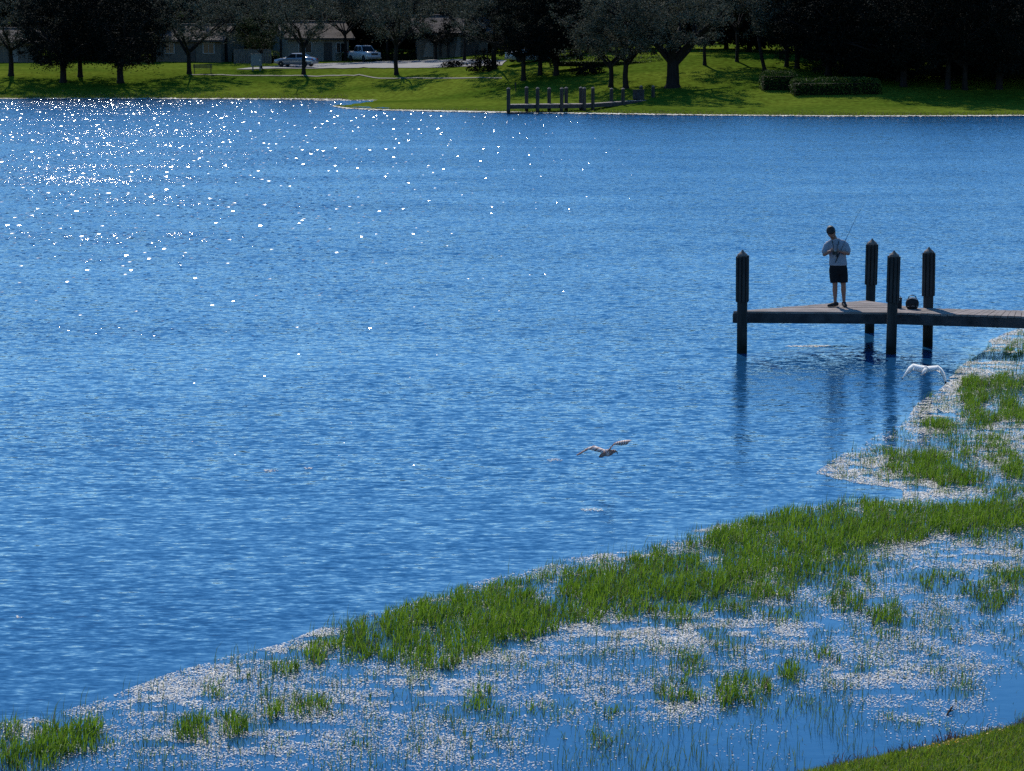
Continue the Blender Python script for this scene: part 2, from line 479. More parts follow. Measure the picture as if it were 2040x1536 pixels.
def land(X, Y):
    X = np.asarray(X, float); Y = np.asarray(Y, float)
    X, Y = np.broadcast_arrays(X, Y)
    yf = front_y(X); yb = base_y(X)
    wob = (fbm(X * .5, Y * .12, 3) - .5) * .16
    s = Y - yf
    sl = np.interp(X, [-40, -12, 8, 20], [.002, .002, .042, .042])
    low = np.where(s > 0, sl * s, .25 * s)
    lowcap = np.where(s > 0, sl * np.clip(np.minimum(Y, np.maximum(yb, yf)) - yf, 0, None), low)
    up = np.clip(Y - np.maximum(yb, yf), 0, None)
    top = np.interp(X, [-60, -8, 5, 14, 40, 80], [2.5, 2.5, 3.0, 3.6, 3.4, 3.2])
    rise = .115 * up
    soft = top - np.log1p(np.exp(np.clip((top - rise) * 4, -30, 30))) / 4
    soft = np.clip(np.where(rise < 1e-6, 0, soft), 0, None) + .02 * np.clip(up - 22, 0, None)
    z = lowcap + soft
    # inlet behind the spit
    ytop = np.interp(X, [TIPX, TIPX + .9, INX], [front_y(TIPX + .05) + .5, 226, 236])
    inlet = (X >= TIPX - .4) & (X < INX) & (Y > ytop) & (Y < 240)
    z = np.where(inlet, np.minimum(z, -.08), z)
    shore = np.clip(1 - np.abs(s) / 6, 0, 1)
    return z + wob * np.where(s > 2, 1.0, .25) * (1 - .5 * shore)

def ground_at(px, py, lo=195.0, hi=330.0):
    """where the view ray through a photo point meets the far bank"""
    d = ray(px, py); ds = np.arange(lo, hi, .1)
    X = d[0] / d[1] * ds; Z = CAM_H + d[2] / d[1] * ds
    below = Z <= land(X, ds)
    i = int(np.argmax(below)) if below.any() else len(ds) - 1
    return Vector((X[i], ds[i], float(land(X[i], ds[i]))))

# far bank and everything behind it: one sheet
gx = np.concatenate([np.arange(-420, -75, 15.), np.arange(-75, 85, .7), np.arange(85, 430, 15.)])
gy = np.concatenate([np.arange(186, 262, .6), np.arange(262, 330, 2.5), np.arange(330, 1200, 40.)])
GX, GY = np.meshgrid(gx, gy)
GZ = land(GX, GY)
v = np.stack([GX, GY, GZ], -1).reshape(-1, 3)
nx, ny = len(gx), len(gy)
ii = (np.arange(ny - 1)[:, None] * nx + np.arange(nx - 1)[None, :]).ravel()
f = np.stack([ii, ii + 1, ii + nx + 1, ii + nx], 1)
far_bank = link(bpy.data.objects.new('far_bank_lawn', fast_mesh('far_bank_lawn', v, f, M['lawn'], True)))
tag(far_bank, kind='structure')

# ---------------------------------------------------------------- marsh map (photo measurements of where the plants stand)
EDGE = [(-400, 1500), (0, 1440), (90, 1428), (200, 1395), (330, 1345), (450, 1310), (560, 1282), (650, 1246), (760, 1220), (870, 1186), (960, 1156), (1080, 1130), (1150, 1106),
        (1280, 1095), (1380, 1055), (1460, 1040), (1540, 1016), (1700, 1000), (1800, 992), (1795, 975), (1700, 962), (1620, 944), (1700, 890), (1800, 842), (1830, 800), (1880, 770),
        (1905, 735), (1960, 700), (1985, 670), (2040, 652), (2300, 600), (2900, 560), (2900, 1800), (-400, 1800)]
BANK = [(1350, 1650), (1570, 1564), (1670, 1547), (1760, 1530), (1850, 1510), (1950, 1486), (2040, 1465), (2500, 1330), (2900, 1250), (2900, 2600), (1350, 2600)]

def inside(px, py, poly):
    px = np.asarray(px); py = np.asarray(py)
    c = np.zeros(px.shape, bool); n = len(poly)
    for i in range(n):
        x1, y1 = poly[i]; x2, y2 = poly[(i + 1) % n]
        if y1 == y2: continue
        t = ((y1 > py) != (y2 > py)) & (px < (x2 - x1) * (py - y1) / (y2 - y1) + x1)
        c ^= t
    return c

def blobs(px, py, lst, sharp=1.6):
    d = np.zeros(np.shape(px))
    for cx, cy, rx, ry, w in lst:
        q = ((px - cx) / rx) ** 2 + ((py - cy) / ry) ** 2
        d = np.maximum(d, w * np.exp(-(q ** sharp) * .8))
    return d

BELT = [(650, 1300), (690, 1255), (760, 1232), (870, 1192), (960, 1162), (1100, 1140), (1200, 1122), (1300, 1106), (1400, 1072), (1460, 1046), (1540, 1020), (1700, 1004), (1850, 1012), (2100, 990),
        (2100, 1050), (1860, 1062), (1840, 1080), (1700, 1100), (1500, 1160), (1330, 1228), (1180, 1240), (1000, 1285), (900, 1328), (820, 1335), (740, 1310), (690, 1325)]
GRASS = [(15, 1465, 30, 25, .8), (60, 1508, 65, 30, .9), (110, 1482, 55, 28, .9), (165, 1468, 40, 32, 1), (215, 1482, 30, 15, .4), (385, 1458, 38, 26, 1), (445, 1446, 42, 20, .9),
         (530, 1412, 24, 24, 1), (600, 1408, 55, 25, .55), (645, 1306, 44, 27, 1), (560, 1330, 45, 20, .6), (430, 1380, 32, 25, .4), (470, 1350, 60, 25, .3), (860, 1306, 60, 32, 1),
         (630, 1402, 32, 25, .5), (720, 1396, 22, 15, .4), (850, 1410, 30, 15, .3), (905, 1425, 30, 30, .35), (960, 1402, 40, 38, .55), (1000, 1430, 30, 42, .4), (1060, 1402, 42, 32, .4),
         (1210, 1450, 42, 50, .5), (1200, 1500, 30, 25, .4), (740, 1450, 25, 30, .3), (960, 1350, 16, 16, .4), (1690, 1190, 55, 42, .6), (1765, 1232, 32, 36, .95), (1880, 1160, 60, 36, .5),
         (1960, 1190, 80, 42, .6), (1650, 1312, 32, 36, .6), (1570, 1346, 32, 26, .6), (1700, 1322, 100, 30, .42), (1370, 1322, 42, 30, .5), (1450, 1290, 60, 36, .3), (1360, 1372, 62, 32, .6),
         (1462, 1386, 60, 36, .7), (1512, 1380, 26, 30, .6), (1320, 1350, 60, 25, .4), (1600, 1130, 180, 46, .62), (1480, 1180, 130, 46, .62), (1330, 1200, 130, 40, .75), (1900, 1240, 120, 40, .32),
         (1940, 786, 32, 36, .85), (2000, 770, 50, 36, .55), (1960, 842, 52, 30, .62), (1830, 926, 72, 30, 1), (1900, 950, 64, 28, .85), (1870, 852, 42, 15, .7), (1990, 912, 52, 40, .6),
         (2024, 940, 32, 20, .9), (2030, 700, 36, 15, .55), (1960, 872, 62, 25, .5), (1770, 905, 30, 12, .5), (1985, 1034, 70, 26, 1), (1850, 1330, 90, 22, .22), (1180, 1390, 60, 20, .2),
         (830, 1470, 60, 30, .2), (300, 1500, 80, 26, .25), (2060, 1090, 60, 30, .5), (1960, 1075, 60, 20, .5), (2010, 1150, 60, 30, .6), (2020, 820, 40, 30, .7), (1930, 900, 60, 20, .5), (2000, 980, 60, 16, .6), (1560, 1230, 70, 20, .4), (1250, 1300, 60, 14, .3), (1120, 1420, 50, 20, .35), (700, 1480, 50, 18, .35), (560, 1470, 40, 18, .35)]
FLAKE = [(300, 1380, 120, 50, 1), (410, 1350, 90, 40, .9), (560, 1300, 90, 25, .9), (90, 1452, 46, 22, .9), (205, 1420, 70, 14, .6), (620, 1268, 60, 22, 1), (1220, 1106, 70, 15, 1), (860, 1190, 60, 10, .7), (1340, 1262, 230, 36, 1),
         (1500, 1268, 130, 30, .9), (1000, 1310, 160, 24, .7), (1720, 930, 90, 20, .9), (1800, 972, 150, 24, 1), (1690, 946, 85, 14, 1), (1850, 832, 56, 30, .95), (1900, 762, 44, 52, .9), (1965, 712, 66, 42, .95),
         (2010, 660, 50, 25, 1), (1860, 1090, 100, 30, .7), (1960, 1110, 110, 28, .8), (2000, 880, 70, 60, .75), (650, 1400, 200, 60, .6), (480, 1470, 300, 60, .62), (850, 1366, 220, 40, .62), (900, 1480, 160, 50, .5),
         (1750, 1346, 130, 25, .8), (1335, 1412, 86, 25, .9), (1150, 1380, 220, 50, .45), (1830, 1432, 55, 9, .7), (1930, 1330, 60, 8, .6), (1700, 1200, 120, 30, .5), (1800, 1290, 200, 40, .5), (1560, 990, 60, 8, .5), (1430, 1052, 60, 12, .7), (1640, 900, 200, 6, .0)]

def marsh_in(px, py):
    return inside(px, py, EDGE) & ~inside(px, py, BANK)

def grass_density(px, py, X, Y):
    n = fbm(X * 1.7, Y * 1.1, 5)
    n2 = fbm(X * 5, Y * 3, 9)
    jx = (fbm(X * 1.2, Y * .8, 21) - .5) * 60; jy = (fbm(X * 1.2, Y * .8, 31) - .5) * 34
    n3 = fbm(X * 2.3, Y * 1.0, 13)
    belt = inside(px + jx, py + jy, BELT) * np.clip((n2 - .16) * 3.2, .35, 1) * np.clip((n3 - .18) * 3.8, .5, 1)
    belt = np.where((py < 1085) & (px > 1440), np.maximum(belt, inside(px + jx * .4, py + jy * .4, BELT) * np.clip((n2 - .1) * 3, .4, 1)), belt)
    g = np.clip(1.35 * blobs(px + jx * .6, py + jy * .6, GRASS), 0, 1) * np.clip((n2 - .24) * 3.4, 0.08, 1)
    halo = .32 * blobs(px + jx, py + jy, [(a_, b_, c_ * 1.9, d_ * 1.8, 1.0) for a_, b_, c_, d_, e_ in GRASS], 1.0) * np.clip((n2 - .28) * 3, 0, 1)
    base = .42 * np.clip((n - .36) * 4, 0, 1) * np.clip((n2 - .34) * 4, 0, 1)
    base = np.where(py > 1400 + .09 * (px - 1200), base * .35, base)
    d = np.maximum(np.maximum(belt, g), np.maximum(base, halo))
    return d * marsh_in(px, py)

def flake_density(px, py, X, Y):
    n = fbm(X * 1.3, Y * .9, 41); n2 = fbm(X * 3.4, Y * 4.6, 51)
    jx = (fbm(X * 1.4, Y, 61) - .5) * 70; jy = (fbm(X * 1.4, Y, 71) - .5) * 26
    d = blobs(px + jx, py + jy, FLAKE, 1.2) * np.clip((n2 - .31) * 4.6, 0, 1)
    base = .34 * np.clip((n - .42) * 5, 0, 1) * np.clip((n2 - .38) * 5, 0, 1)
    base = np.where(py > 1385 + .10 * np.abs(px - 1250), base * .15, base)
    d = np.maximum(d, base) * marsh_in(px + jx * .3, py + jy * .4)
    pud = ((px > 1150) & (py > 1400 + .0 * px) & (py < 1520))
    return np.where(pud, d * .8, d)

# ---------------------------------------------------------------- lake
def lake():
    xs = np.concatenate([np.arange(-420, -60, 20.), np.arange(-60, -14, 2.), np.arange(-14, 20, .5), np.arange(20, 70, 2.), np.arange(70, 430, 20.)])
    ys = np.concatenate([np.arange(-60, 18, 6.), np.arange(18, 64, .5), np.arange(64, 300, 2.)])
    X, Y = np.meshgrid(xs, ys)
    v = np.stack([X, Y, np.zeros_like(X)], -1).reshape(-1, 3)
    nx, ny = len(xs), len(ys)
    ii = (np.arange(ny - 1)[:, None] * nx + np.arange(nx - 1)[None, :]).ravel()
    f = np.stack([ii, ii + 1, ii + nx + 1, ii + nx], 1)
    me = fast_mesh('lake', v, f, M['water'], True)
    Yc = np.clip(Y, 20, None)
    px, py = to_px(X, Yc, np.zeros_like(X))
    # open water: full ripples; sheltered among the plants; livelier far out on the left
    calm = np.zeros_like(X)
    for dx, dy in ((0, 0), (20, 14), (-20, -14), (30, 0), (0, 24), (-30, 0)):
        calm += inside(px + dx, py + dy, EDGE)
    calm = calm / 6
    amp = np.interp(Y, [25, 40, 55, 80, 120, 240], [.44, .56, .68, .82, .95, 1.0])
    amp = amp * (1 - .90 * calm)
    # glint crests limited to the left half, where their set slopes catch the sun
    ang = np.degrees(np.arctan2(X, np.clip(Y, 1, None)))
    cst = np.interp(ang, [-11, -5, -2, 1, 4], [1, .95, .6, .25, 0]) * np.interp(Y, [34, 46, 65, 105], [0, .20, .52, 1]) * (1 - calm)
    a2 = me.attributes.new('crest', 'FLOAT', 'POINT'); a2.data.foreach_set('value', cst.astype(np.float32).ravel())
    at = me.attributes.new('ripple', 'FLOAT', 'POINT')
    at.data.foreach_set('value', amp.astype(np.float32).ravel())
    o = link(bpy.data.objects.new('lake', me))
    tag(o, kind='structure')
lake()

# near bank, bottom right, rising to where the viewer stands
def near_bank():
    P = [at_z(x, y) for x, y in ((1350, 1650), (1570, 1564), (1670, 1547), (1760, 1530), (1850, 1510), (1950, 1486), (2040, 1465), (2500, 1330), (2900, 1250))]
    ex = np.array([p.x for p in P]); ey = np.array([p.y for p in P])
    ex = np.concatenate([[-60, -10, 0], ex, [60]]); ey = np.concatenate([[8, 19.3, 20.6], ey, [60]])
    global bank_edge, bank_z
    def bank_edge(X): return np.interp(X, ex, ey)
    def bank_z(X, Y):
        s = bank_edge(X) - Y
        return np.where(s > 0, .30 * (1 - np.exp(-s * 1.2)) + .15 * s, .35 * s) + (fbm(np.asarray(X) * 2, np.asarray(Y) * 2, 77) - .5) * .05
    xs = np.concatenate([np.arange(-60, -2, 3.), np.arange(-2, 9, .12), np.arange(9, 60, 3.)])
    ts = np.concatenate([np.arange(-1.2, 3, .12), np.arange(3, 12, .6), np.arange(12, 90, 6.)])
    X, T = np.meshgrid(xs, ts)
    Y = bank_edge(X) - T
    Z = np.minimum(bank_z(X, Y), 5.2)
    v = np.stack([X, Y, Z], -1).reshape(-1, 3)
    nx, ny = len(xs), len(ts)
    ii = (np.arange(ny - 1)[:, None] * nx + np.arange(nx - 1)[None, :]).ravel()
    f = np.stack([ii, ii + nx, ii + nx + 1, ii + 1], 1)
    o = link(bpy.data.objects.new('near_bank', fast_mesh('near_bank', v, f, M['mud'], True)))
    tag(o, kind='structure')
near_bank()

# ---------------------------------------------------------------- driveway and path on the far bank
def strip(name, pts_a, pts_b, mat, lift=.05, n=60, m=8):
    """sheet between two px polylines following the ground"""
    A = [ground_at(*p) for p in pts_a]; B = [ground_at(*p) for p in pts_b]
    def samp(P, t):
        k = t * (len(P) - 1); i = min(int(k), len(P) - 2); return P[i].lerp(P[i + 1], k - i)
    v = []
    for i in range(n):
        a = samp(A, i / (n - 1)); c = samp(B, i / (n - 1))
        for j in range(m):
            p = a.lerp(c, j / (m - 1))
            v.append((p.x, p.y, float(land(p.x, p.y)) + lift))
    f = np.array([(i * m + j, (i + 1) * m + j, (i + 1) * m + j + 1, i * m + j + 1) for i in range(n - 1) for j in range(m - 1)])
    o = link(bpy.data.objects.new(name, fast_mesh(name, np.array(v), f, mat, True)))
    tag(o, kind='structure')
    return o
strip('driveway', [(470, 139), (560, 137), (680, 137), (800, 136), (900, 134), (1000, 131)], [(520, 134), (580, 130), (640, 127.5), (800, 122), (900, 119), (1010, 121)], M['asphalt'], .06)
strip('footpath', [(380, 150), (690, 151.2), (1000, 157)], [(380, 148.7), (690, 149.6), (1000, 155.2)], M['path'], .05, 60, 3)

# ---------------------------------------------------------------- trees
def make_crown(name, seed, mat, rx=4.2, rz=3.2, nclump=80, per=110, leaf=.20, cz=6.0, gap=.25, sag=.35, skirt=0.0):
    rg = np.random.default_rng(seed)
    C = []
    while len(C) < nclump:
        p = rg.normal(size=3); p /= np.linalg.norm(p)
        r = rg.uniform(.35, 1.0) ** .6
        p = p * r
        if p[2] < -.75 + skirt * -.2: continue
        if rg.random() < gap and abs(p[2]) < .5 and r > .8: continue
        lob = 1 + .30 * math.sin(3 * math.atan2(p[1], p[0]) + seed) + .16 * math.sin(5 * math.atan2(p[1], p[0]) + 2 * seed)
        z = cz + p[2] * rz - sag * max(0, np.hypot(p[0], p[1]) - .6) * rz * .8
        C.append((p[0] * rx * lob, p[1] * rx * lob, z, rg.uniform(.40, 1.15)))
    V = []
    for cx, cy, cz_, cr in C:
        n = int(per * 1.7 * cr)
        d = rg.normal(size=(n, 3)); d /= np.linalg.norm(d, axis=1)[:, None]
        rr = np.clip(np.abs(rg.normal(0, .62, n)), .05, 1.5)
        P = np.array([cx, cy, cz_]) + d * rr[:, None] * np.array([1, 1, .72]) * cr
        u = rg.normal(size=(n, 3)); u[:, 2] *= .6; u /= np.linalg.norm(u, axis=1)[:, None]
        w = np.cross(u, rg.normal(size=(n, 3))); w /= np.linalg.norm(w, axis=1)[:, None]
        l = leaf * rg.uniform(.55, 1.25, n)[:, None]; b = l * .42
        V.append(np.stack([P - u * l * .5, P + w * b * .5, P + u * l * .5, P - w * b * .5], 1).reshape(-1, 3))
    V = np.concatenate(V)
    F = np.arange(len(V)).reshape(-1, 4)
    return fast_mesh(name, V, F, mat), C

def make_trunk(name, seed, C, h=6.0, r=.24, fork=2.6, nl=7, lean=(0, 0), twigs=16):
    rg = random.Random(seed)
    mb = MB()
    top = Vector((lean[0], lean[1], fork))
    mid = top * .5 + Vector((rg.uniform(-.1, .1), rg.uniform(-.1, .1), 0))
    mb.tube([(0, 0, -.5), (0, 0, 0), tuple(mid * .3), tuple(mid), tuple(top), tuple(top + Vector((lean[0] * .2, lean[1] * .2, .5)))],
            [r * 1.9, r * 1.45, r * 1.1, r, r * .92, r * .7], 10)
    cl = sorted(C, key=lambda c: rg.random())
    ends = []
    for i in range(nl):
        a = 2 * math.pi * i / nl + rg.uniform(-.3, .3)
        best = max(cl[:40], key=lambda c: c[0] * math.cos(a) + c[1] * math.sin(a) - .25 * abs(c[2] - h))
        e = Vector(best[:3]); s = top + Vector((0, 0, rg.uniform(-.3, .3)))
        m1 = s.lerp(e, .35) + Vector((rg.uniform(-.3, .3), rg.uniform(-.3, .3), rg.uniform(.1, .6)))
        m2 = s.lerp(e, .7) + Vector((rg.uniform(-.4, .4), rg.uniform(-.4, .4), rg.uniform(-.1, .5)))
        rr = r * rg.uniform(.45, .65)
        mb.tube([s, m1, m2, e], [rr, rr * .72, rr * .45, rr * .15], 7, False)
        ends += [(m1, rr * .6), (m2, rr * .4)]
    for i in range(twigs):
        s, rr = ends[i % len(ends)]
        e = Vector(min(cl[i:i + 12] or cl, key=lambda c: (Vector(c[:3]) - s).length)[:3])
        mm = s.lerp(e, .5) + Vector((rg.uniform(-.25, .25), rg.uniform(-.25, .25), rg.uniform(0, .3)))
        mb.tube([s, mm, e], [rr * .6, rr * .4, rr * .1], 5, False)
    return mb.mesh(name, M['bark'], True)

KINDS = {}
def kind_of_tree(k, seed, mat, **kw):
    tk = {x: kw.pop(x) for x in ('h', 'r', 'fork', 'nl', 'lean', 'twigs') if x in kw}
    cm, C = make_crown('crown_leaves_' + k, seed, M[mat], **kw)
    KINDS[k] = (cm, make_trunk('trunk_' + k, seed + 5, C, **tk))
kind_of_tree('oak', 1, 'leaf_oak', rx=4.9, rz=3.6, cz=5.9, nclump=160, per=110, fork=2.4, nl=7, r=.26)
kind_of_tree('oakb', 2, 'leaf_oak', rx=4.7, rz=3.7, cz=6.0, nclump=150, per=110, fork=2.0, nl=6, r=.22)
kind_of_tree('open', 3, 'leaf_oak', rx=4.4, rz=3.1, cz=6.0, nclump=105, per=100, fork=2.9, nl=8, r=.20, gap=.5)
kind_of_tree('big', 4, 'leaf_oak', rx=5.6, rz=3.6, cz=6.4, nclump=180, per=120, fork=2.2, nl=9, r=.55)
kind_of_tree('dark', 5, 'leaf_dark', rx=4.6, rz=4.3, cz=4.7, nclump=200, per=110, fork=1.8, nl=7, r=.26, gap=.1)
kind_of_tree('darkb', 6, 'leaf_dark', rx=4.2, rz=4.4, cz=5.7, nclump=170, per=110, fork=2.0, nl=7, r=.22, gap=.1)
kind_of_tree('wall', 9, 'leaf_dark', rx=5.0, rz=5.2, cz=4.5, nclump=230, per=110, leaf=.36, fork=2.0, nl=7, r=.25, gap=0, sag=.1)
kind_of_tree('high', 12, 'leaf_oak', rx=4.6, rz=2.6, cz=6.9, nclump=110, per=110, fork=3.2, nl=8, r=.16, sag=.5)
kind_of_tree('small', 7, 'leaf_olive', rx=1.9, rz=2.4, cz=4.0, nclump=42, per=90, leaf=.2, fork=1.6, nl=5, r=.10)
kind_of_tree('lean', 8, 'leaf_oak', rx=1.7, rz=2.2, cz=5.2, nclump=36, per=95, leaf=.24, fork=2.6, nl=5, r=.16, lean=(-.55, 0))

def tree(kind, base, s=1.0, rz=0.0, label='', group=None, name='oak_tree', sz=None):
    t = empty(name, base, rz)
    t.scale = (s, s, sz or s)
    cm, tm = KINDS[kind]
    for nm, me in (('trunk', tm), ('crown', cm)):
        o = bpy.data.objects.new(nm, me); o.parent = t; link(o)
    tag(t, label, 'tree', group)
    return t

SHORE = 'trees standing on the far lawn'
TREES = [  # kind, photo base, scale, turn, name, label
    ('oak', (22, 151), 1.0, .3, 'oak_tree', 'dark oak with a leaning limb at the far left edge of the far lawn'),
    ('dark', (126, 164), 1.22, 1.2, 'evergreen_tree', 'near-black low-branched tree, leftmost of the dark clump on the far left lawn'),
    ('darkb', (160, 153), 1.1, 2.2, 'evergreen_tree', 'near-black tree in the middle of the dark clump on the far left lawn'),
    ('dark', (240, 165), 1.2, 4.0, 'evergreen_tree', 'near-black low-branched tree, rightmost of the dark clump on the far left lawn'),
    ('oakb', (377, 147), 1.05, .4, 'oak_tree', 'spreading tree with forked limbs in front of the tiled house by the bench'),
    ('small', (521, 137), 1.0, .9, 'young_tree', 'small olive-green tree with thin trunk beside the utility cabinet'),
    ('open', (605, 148), 1.0, 2.9, 'oak_tree', 'open-crowned tree with thin forked trunk in front of the silver sedan'),
    ('open', (790, 149), 1.02, .6, 'oak_tree', 'open-crowned tree alone on the lawn right of the white pickup'),
    ('high', (452, 124), .95, 1.4, 'oak_tree', 'grey-green tree shading the roof of the bungalow by the bench'),
    ('high', (560, 127), .9, 3.3, 'oak_tree', 'grey-green tree behind the hedge left of the silver sedan'),
    ('high', (688, 121), .95, 5.0, 'oak_tree', 'grey-green tree behind the hedge left of the white pickup'),
    ('high', (772, 121), .9, .4, 'oak_tree', 'grey-green tree behind the hedge just right of the white pickup'),
    ('darkb', (868, 119), .8, 2.3, 'evergreen_tree', 'dark tree standing before the pale house with dark posts'),
    ('high', (925, 122), 1.0, 4.4, 'oak_tree', 'grey-green tree over the garage of the pale house with dark posts'),
    ('oak', (985, 138), .95, 2.0, 'oak_tree', 'tree with grey-lit low foliage just left of the far dock'),
    ('darkb', (1043, 160), 1.0, .2, 'evergreen_tree', 'tall dark tree in front of the pale car behind the far dock'),
    ('darkb', (1076, 149), .95, 3.2, 'evergreen_tree', 'dark tree behind the far dock, middle of the three dark trunks'),
    ('dark', (1108, 150), .95, 5.2, 'evergreen_tree', 'dark tree behind the far dock, rightmost of the three dark trunks'),
    ('oakb', (1217, 173), .95, 1.0, 'oak_tree', 'grey-green tree with slim trunk, left of the pair behind the far dock'),
    ('oak', (1247, 176), .92, 2.6, 'oak_tree', 'grey-green tree with slim trunk, right of the pair behind the far dock'),
    ('big', (1340, 174), 1.0, 1.9, 'oak_tree', 'big oak with the thickest trunk, right of the far dock'),
    ('high', (1404, 130), .95, 2.2, 'oak_tree', 'slim grey-green tree added behind and right of the big oak to shade the lawn'),  # this and the next added to cast shadow bands on the lawn
    ('high', (1468, 123), .95, 4.2, 'oak_tree', 'slim grey-green tree added between the big oak and the slender leaning tree to shade the lawn'),
    ('lean', (1524, 141), 1.0, 0, 'young_tree', 'slender leaning tree above the left clipped hedge'),
    ('oakb', (1567, 133), .9, .7, 'oak_tree', 'tree with pale trunk behind the left clipped hedge'),
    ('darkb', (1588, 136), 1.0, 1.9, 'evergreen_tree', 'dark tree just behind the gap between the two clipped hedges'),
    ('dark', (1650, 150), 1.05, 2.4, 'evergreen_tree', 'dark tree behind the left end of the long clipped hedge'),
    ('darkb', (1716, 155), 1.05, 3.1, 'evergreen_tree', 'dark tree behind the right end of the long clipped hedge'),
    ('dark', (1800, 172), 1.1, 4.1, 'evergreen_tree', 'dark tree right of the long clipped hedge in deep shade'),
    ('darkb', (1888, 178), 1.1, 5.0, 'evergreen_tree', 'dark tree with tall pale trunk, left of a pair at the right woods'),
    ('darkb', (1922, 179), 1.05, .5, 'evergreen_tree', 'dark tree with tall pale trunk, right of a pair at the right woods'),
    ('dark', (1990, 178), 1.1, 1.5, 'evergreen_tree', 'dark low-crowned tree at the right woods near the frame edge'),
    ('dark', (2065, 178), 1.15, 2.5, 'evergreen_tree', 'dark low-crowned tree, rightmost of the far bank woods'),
]
for k, p, s, rz, nm, lab in TREES:
    g = ground_at(*p)
    tree(k, (g.x, g.y, g.z - .05), s, rz, lab, SHORE, nm)

# woods behind: dark trees closing the view behind the lawns and houses
def back_tree(k, X, Y, s, rz, where):
    tree(k, (X, Y, float(land(X, Y)) - .1), s, rz, 'near-black tree in the unbroken woods ' + where, 'dark woods ' + where, 'evergreen_tree')
rr = random.Random(5)
def row(x0, x1, step, Y, s0, s1, where, jy=3):
    for X in np.arange(x0, x1, step):
        back_tree('wall', X + rr.uniform(-1, 1), Y + rr.uniform(-jy, jy), rr.uniform(s0, s1), rr.uniform(0, 6), where)
row(-68, 14, 5.2, 310, 1.1, 1.3, 'behind the houses')
row(4, 30, 4.4, 260, .9, 1.05, 'behind the big oak')
row(24, 60, 4.4, 250, .95, 1.1, 'behind the clipped hedges')
row(28, 58, 4.0, 233, .8, .95, 'behind the clipped hedges', 2)
row(31, 56, 4.2, 224.5, .62, .75, 'right of the long clipped hedge', 1)
for px, Y, s_ in ((735, 300, .9), (775, 298, .85), (826, 299, .85), (975, 296, .9), (1020, 294, .95), (1068, 292, .95), (1110, 288, .95), (285, 291, .8), (325, 296, .75), (140, 297, .85), (215, 295, .9), (-75, 293, .85), (520, 304, .9)):
    back_tree('wall', (px - 1020) / FPX * Y, Y, s_, rr.uniform(0, 6), 'behind the houses')

# ---------------------------------------------------------------- hedges and shrubs
def hedge(name, c, d, rz, label, n=2600, leaf=.16, top_round=.5, group=None):
    root = empty(name, c, rz)
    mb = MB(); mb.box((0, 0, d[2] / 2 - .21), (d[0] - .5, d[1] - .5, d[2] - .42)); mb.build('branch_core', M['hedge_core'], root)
    rg = np.random.default_rng(int(abs(c[0]) * 100) + n)
    f = rg.random(n)
    P = np.zeros((n, 3))
    hx, hy, h = d[0] / 2, d[1] / 2, d[2]
    P[:, 0] = rg.uniform(-hx, hx, n); P[:, 1] = rg.uniform(-hy, hy, n); P[:, 2] = rg.uniform(.02, h, n)
    t = f < .42; P[t, 2] = h - np.abs(rg.normal(0, .06, t.sum()))
    fr = (f >= .42) & (f < .75); P[fr, 1] = -hy + np.abs(rg.normal(0, .05, fr.sum()))
    bk = (f >= .75) & (f < .84); P[bk, 1] = hy
    e1 = (f >= .84) & (f < .92); P[e1, 0] = -hx; e2 = f >= .92; P[e2, 0] = hx
    ex = np.clip((np.abs(P[:, 0]) - (hx - top_round)) / top_round, 0, 1); ey = np.clip((np.abs(P[:, 1]) - (hy - top_round)) / top_round, 0, 1)
    P[:, 2] -= np.maximum(ex, ey) ** 2 * top_round * .55 * (P[:, 2] > h * .6)
    P += rg.normal(0, .035, (n, 3)); P[:, 2] += (fbm(P[:, 0] * 1.6, P[:, 1] * 1.6, 5) - .5) * .5
    P[:, 2] = np.clip(P[:, 2], .02, None)
    u = rg.normal(size=(n, 3)); u /= np.linalg.norm(u, axis=1)[:, None]
    w = np.cross(u, rg.normal(size=(n, 3))); w /= np.linalg.norm(w, axis=1)[:, None]
    l = leaf * rg.uniform(.6, 1.2, n)[:, None]
    V = np.stack([P - u * l * .5, P + w * l * .25, P + u * l * .5, P - w * l * .25], 1).reshape(-1, 3)
    o = bpy.data.objects.new('foliage', fast_mesh('hedge_foliage', V, np.arange(len(V)).reshape(-1, 4), M['hedge'])); o.parent = root; link(o)
    tag(root, label, 'hedge', group)
    return root

def px_hedge(x0, x1, yb, yt, depth, label, n=2600, rz=0.0):
    a, c = ground_at(x0, yb), ground_at(x1, yb)
    mid = (a + c) / 2
    h = (yb - yt) * mid.y / FPX
    return hedge('clipped_hedge', (mid.x, mid.y + depth / 2, float(land(mid.x, mid.y))), ((c - a).length, depth, h), rz, label, n)
px_hedge(1516, 1590, 180, 143, 2.2, 'tall dark clipped hedge, the shorter of two on the right lawn', 2600)
px_hedge(1579, 1757, 190, 158, 3.0, 'long low clipped hedge with a sunlit top on the right lawn', 5200)
px_hedge(367, 472, 123, 103, 1.2, 'dark hedge under the windows of the tiled house with the bench', 2200)
px_hedge(478, 556, 126, 104, 1.4, 'dark hedge between the utility cabinet and the silver sedan', 2000)
px_hedge(640, 702, 121, 101, 1.3, 'dark hedge left of the white pickup', 1800)
px_hedge(762, 850, 119, 98, 1.3, 'dark hedge right of the white pickup', 1800)
px_hedge(1120, 1300, 134, 116, 2.0, 'long dark hedge in the shade behind the paired grey-green trees', 3000)
px_hedge(60, 112, 121, 104, 1.5, 'dark hedge beside the white-doored house at the far left', 1600)

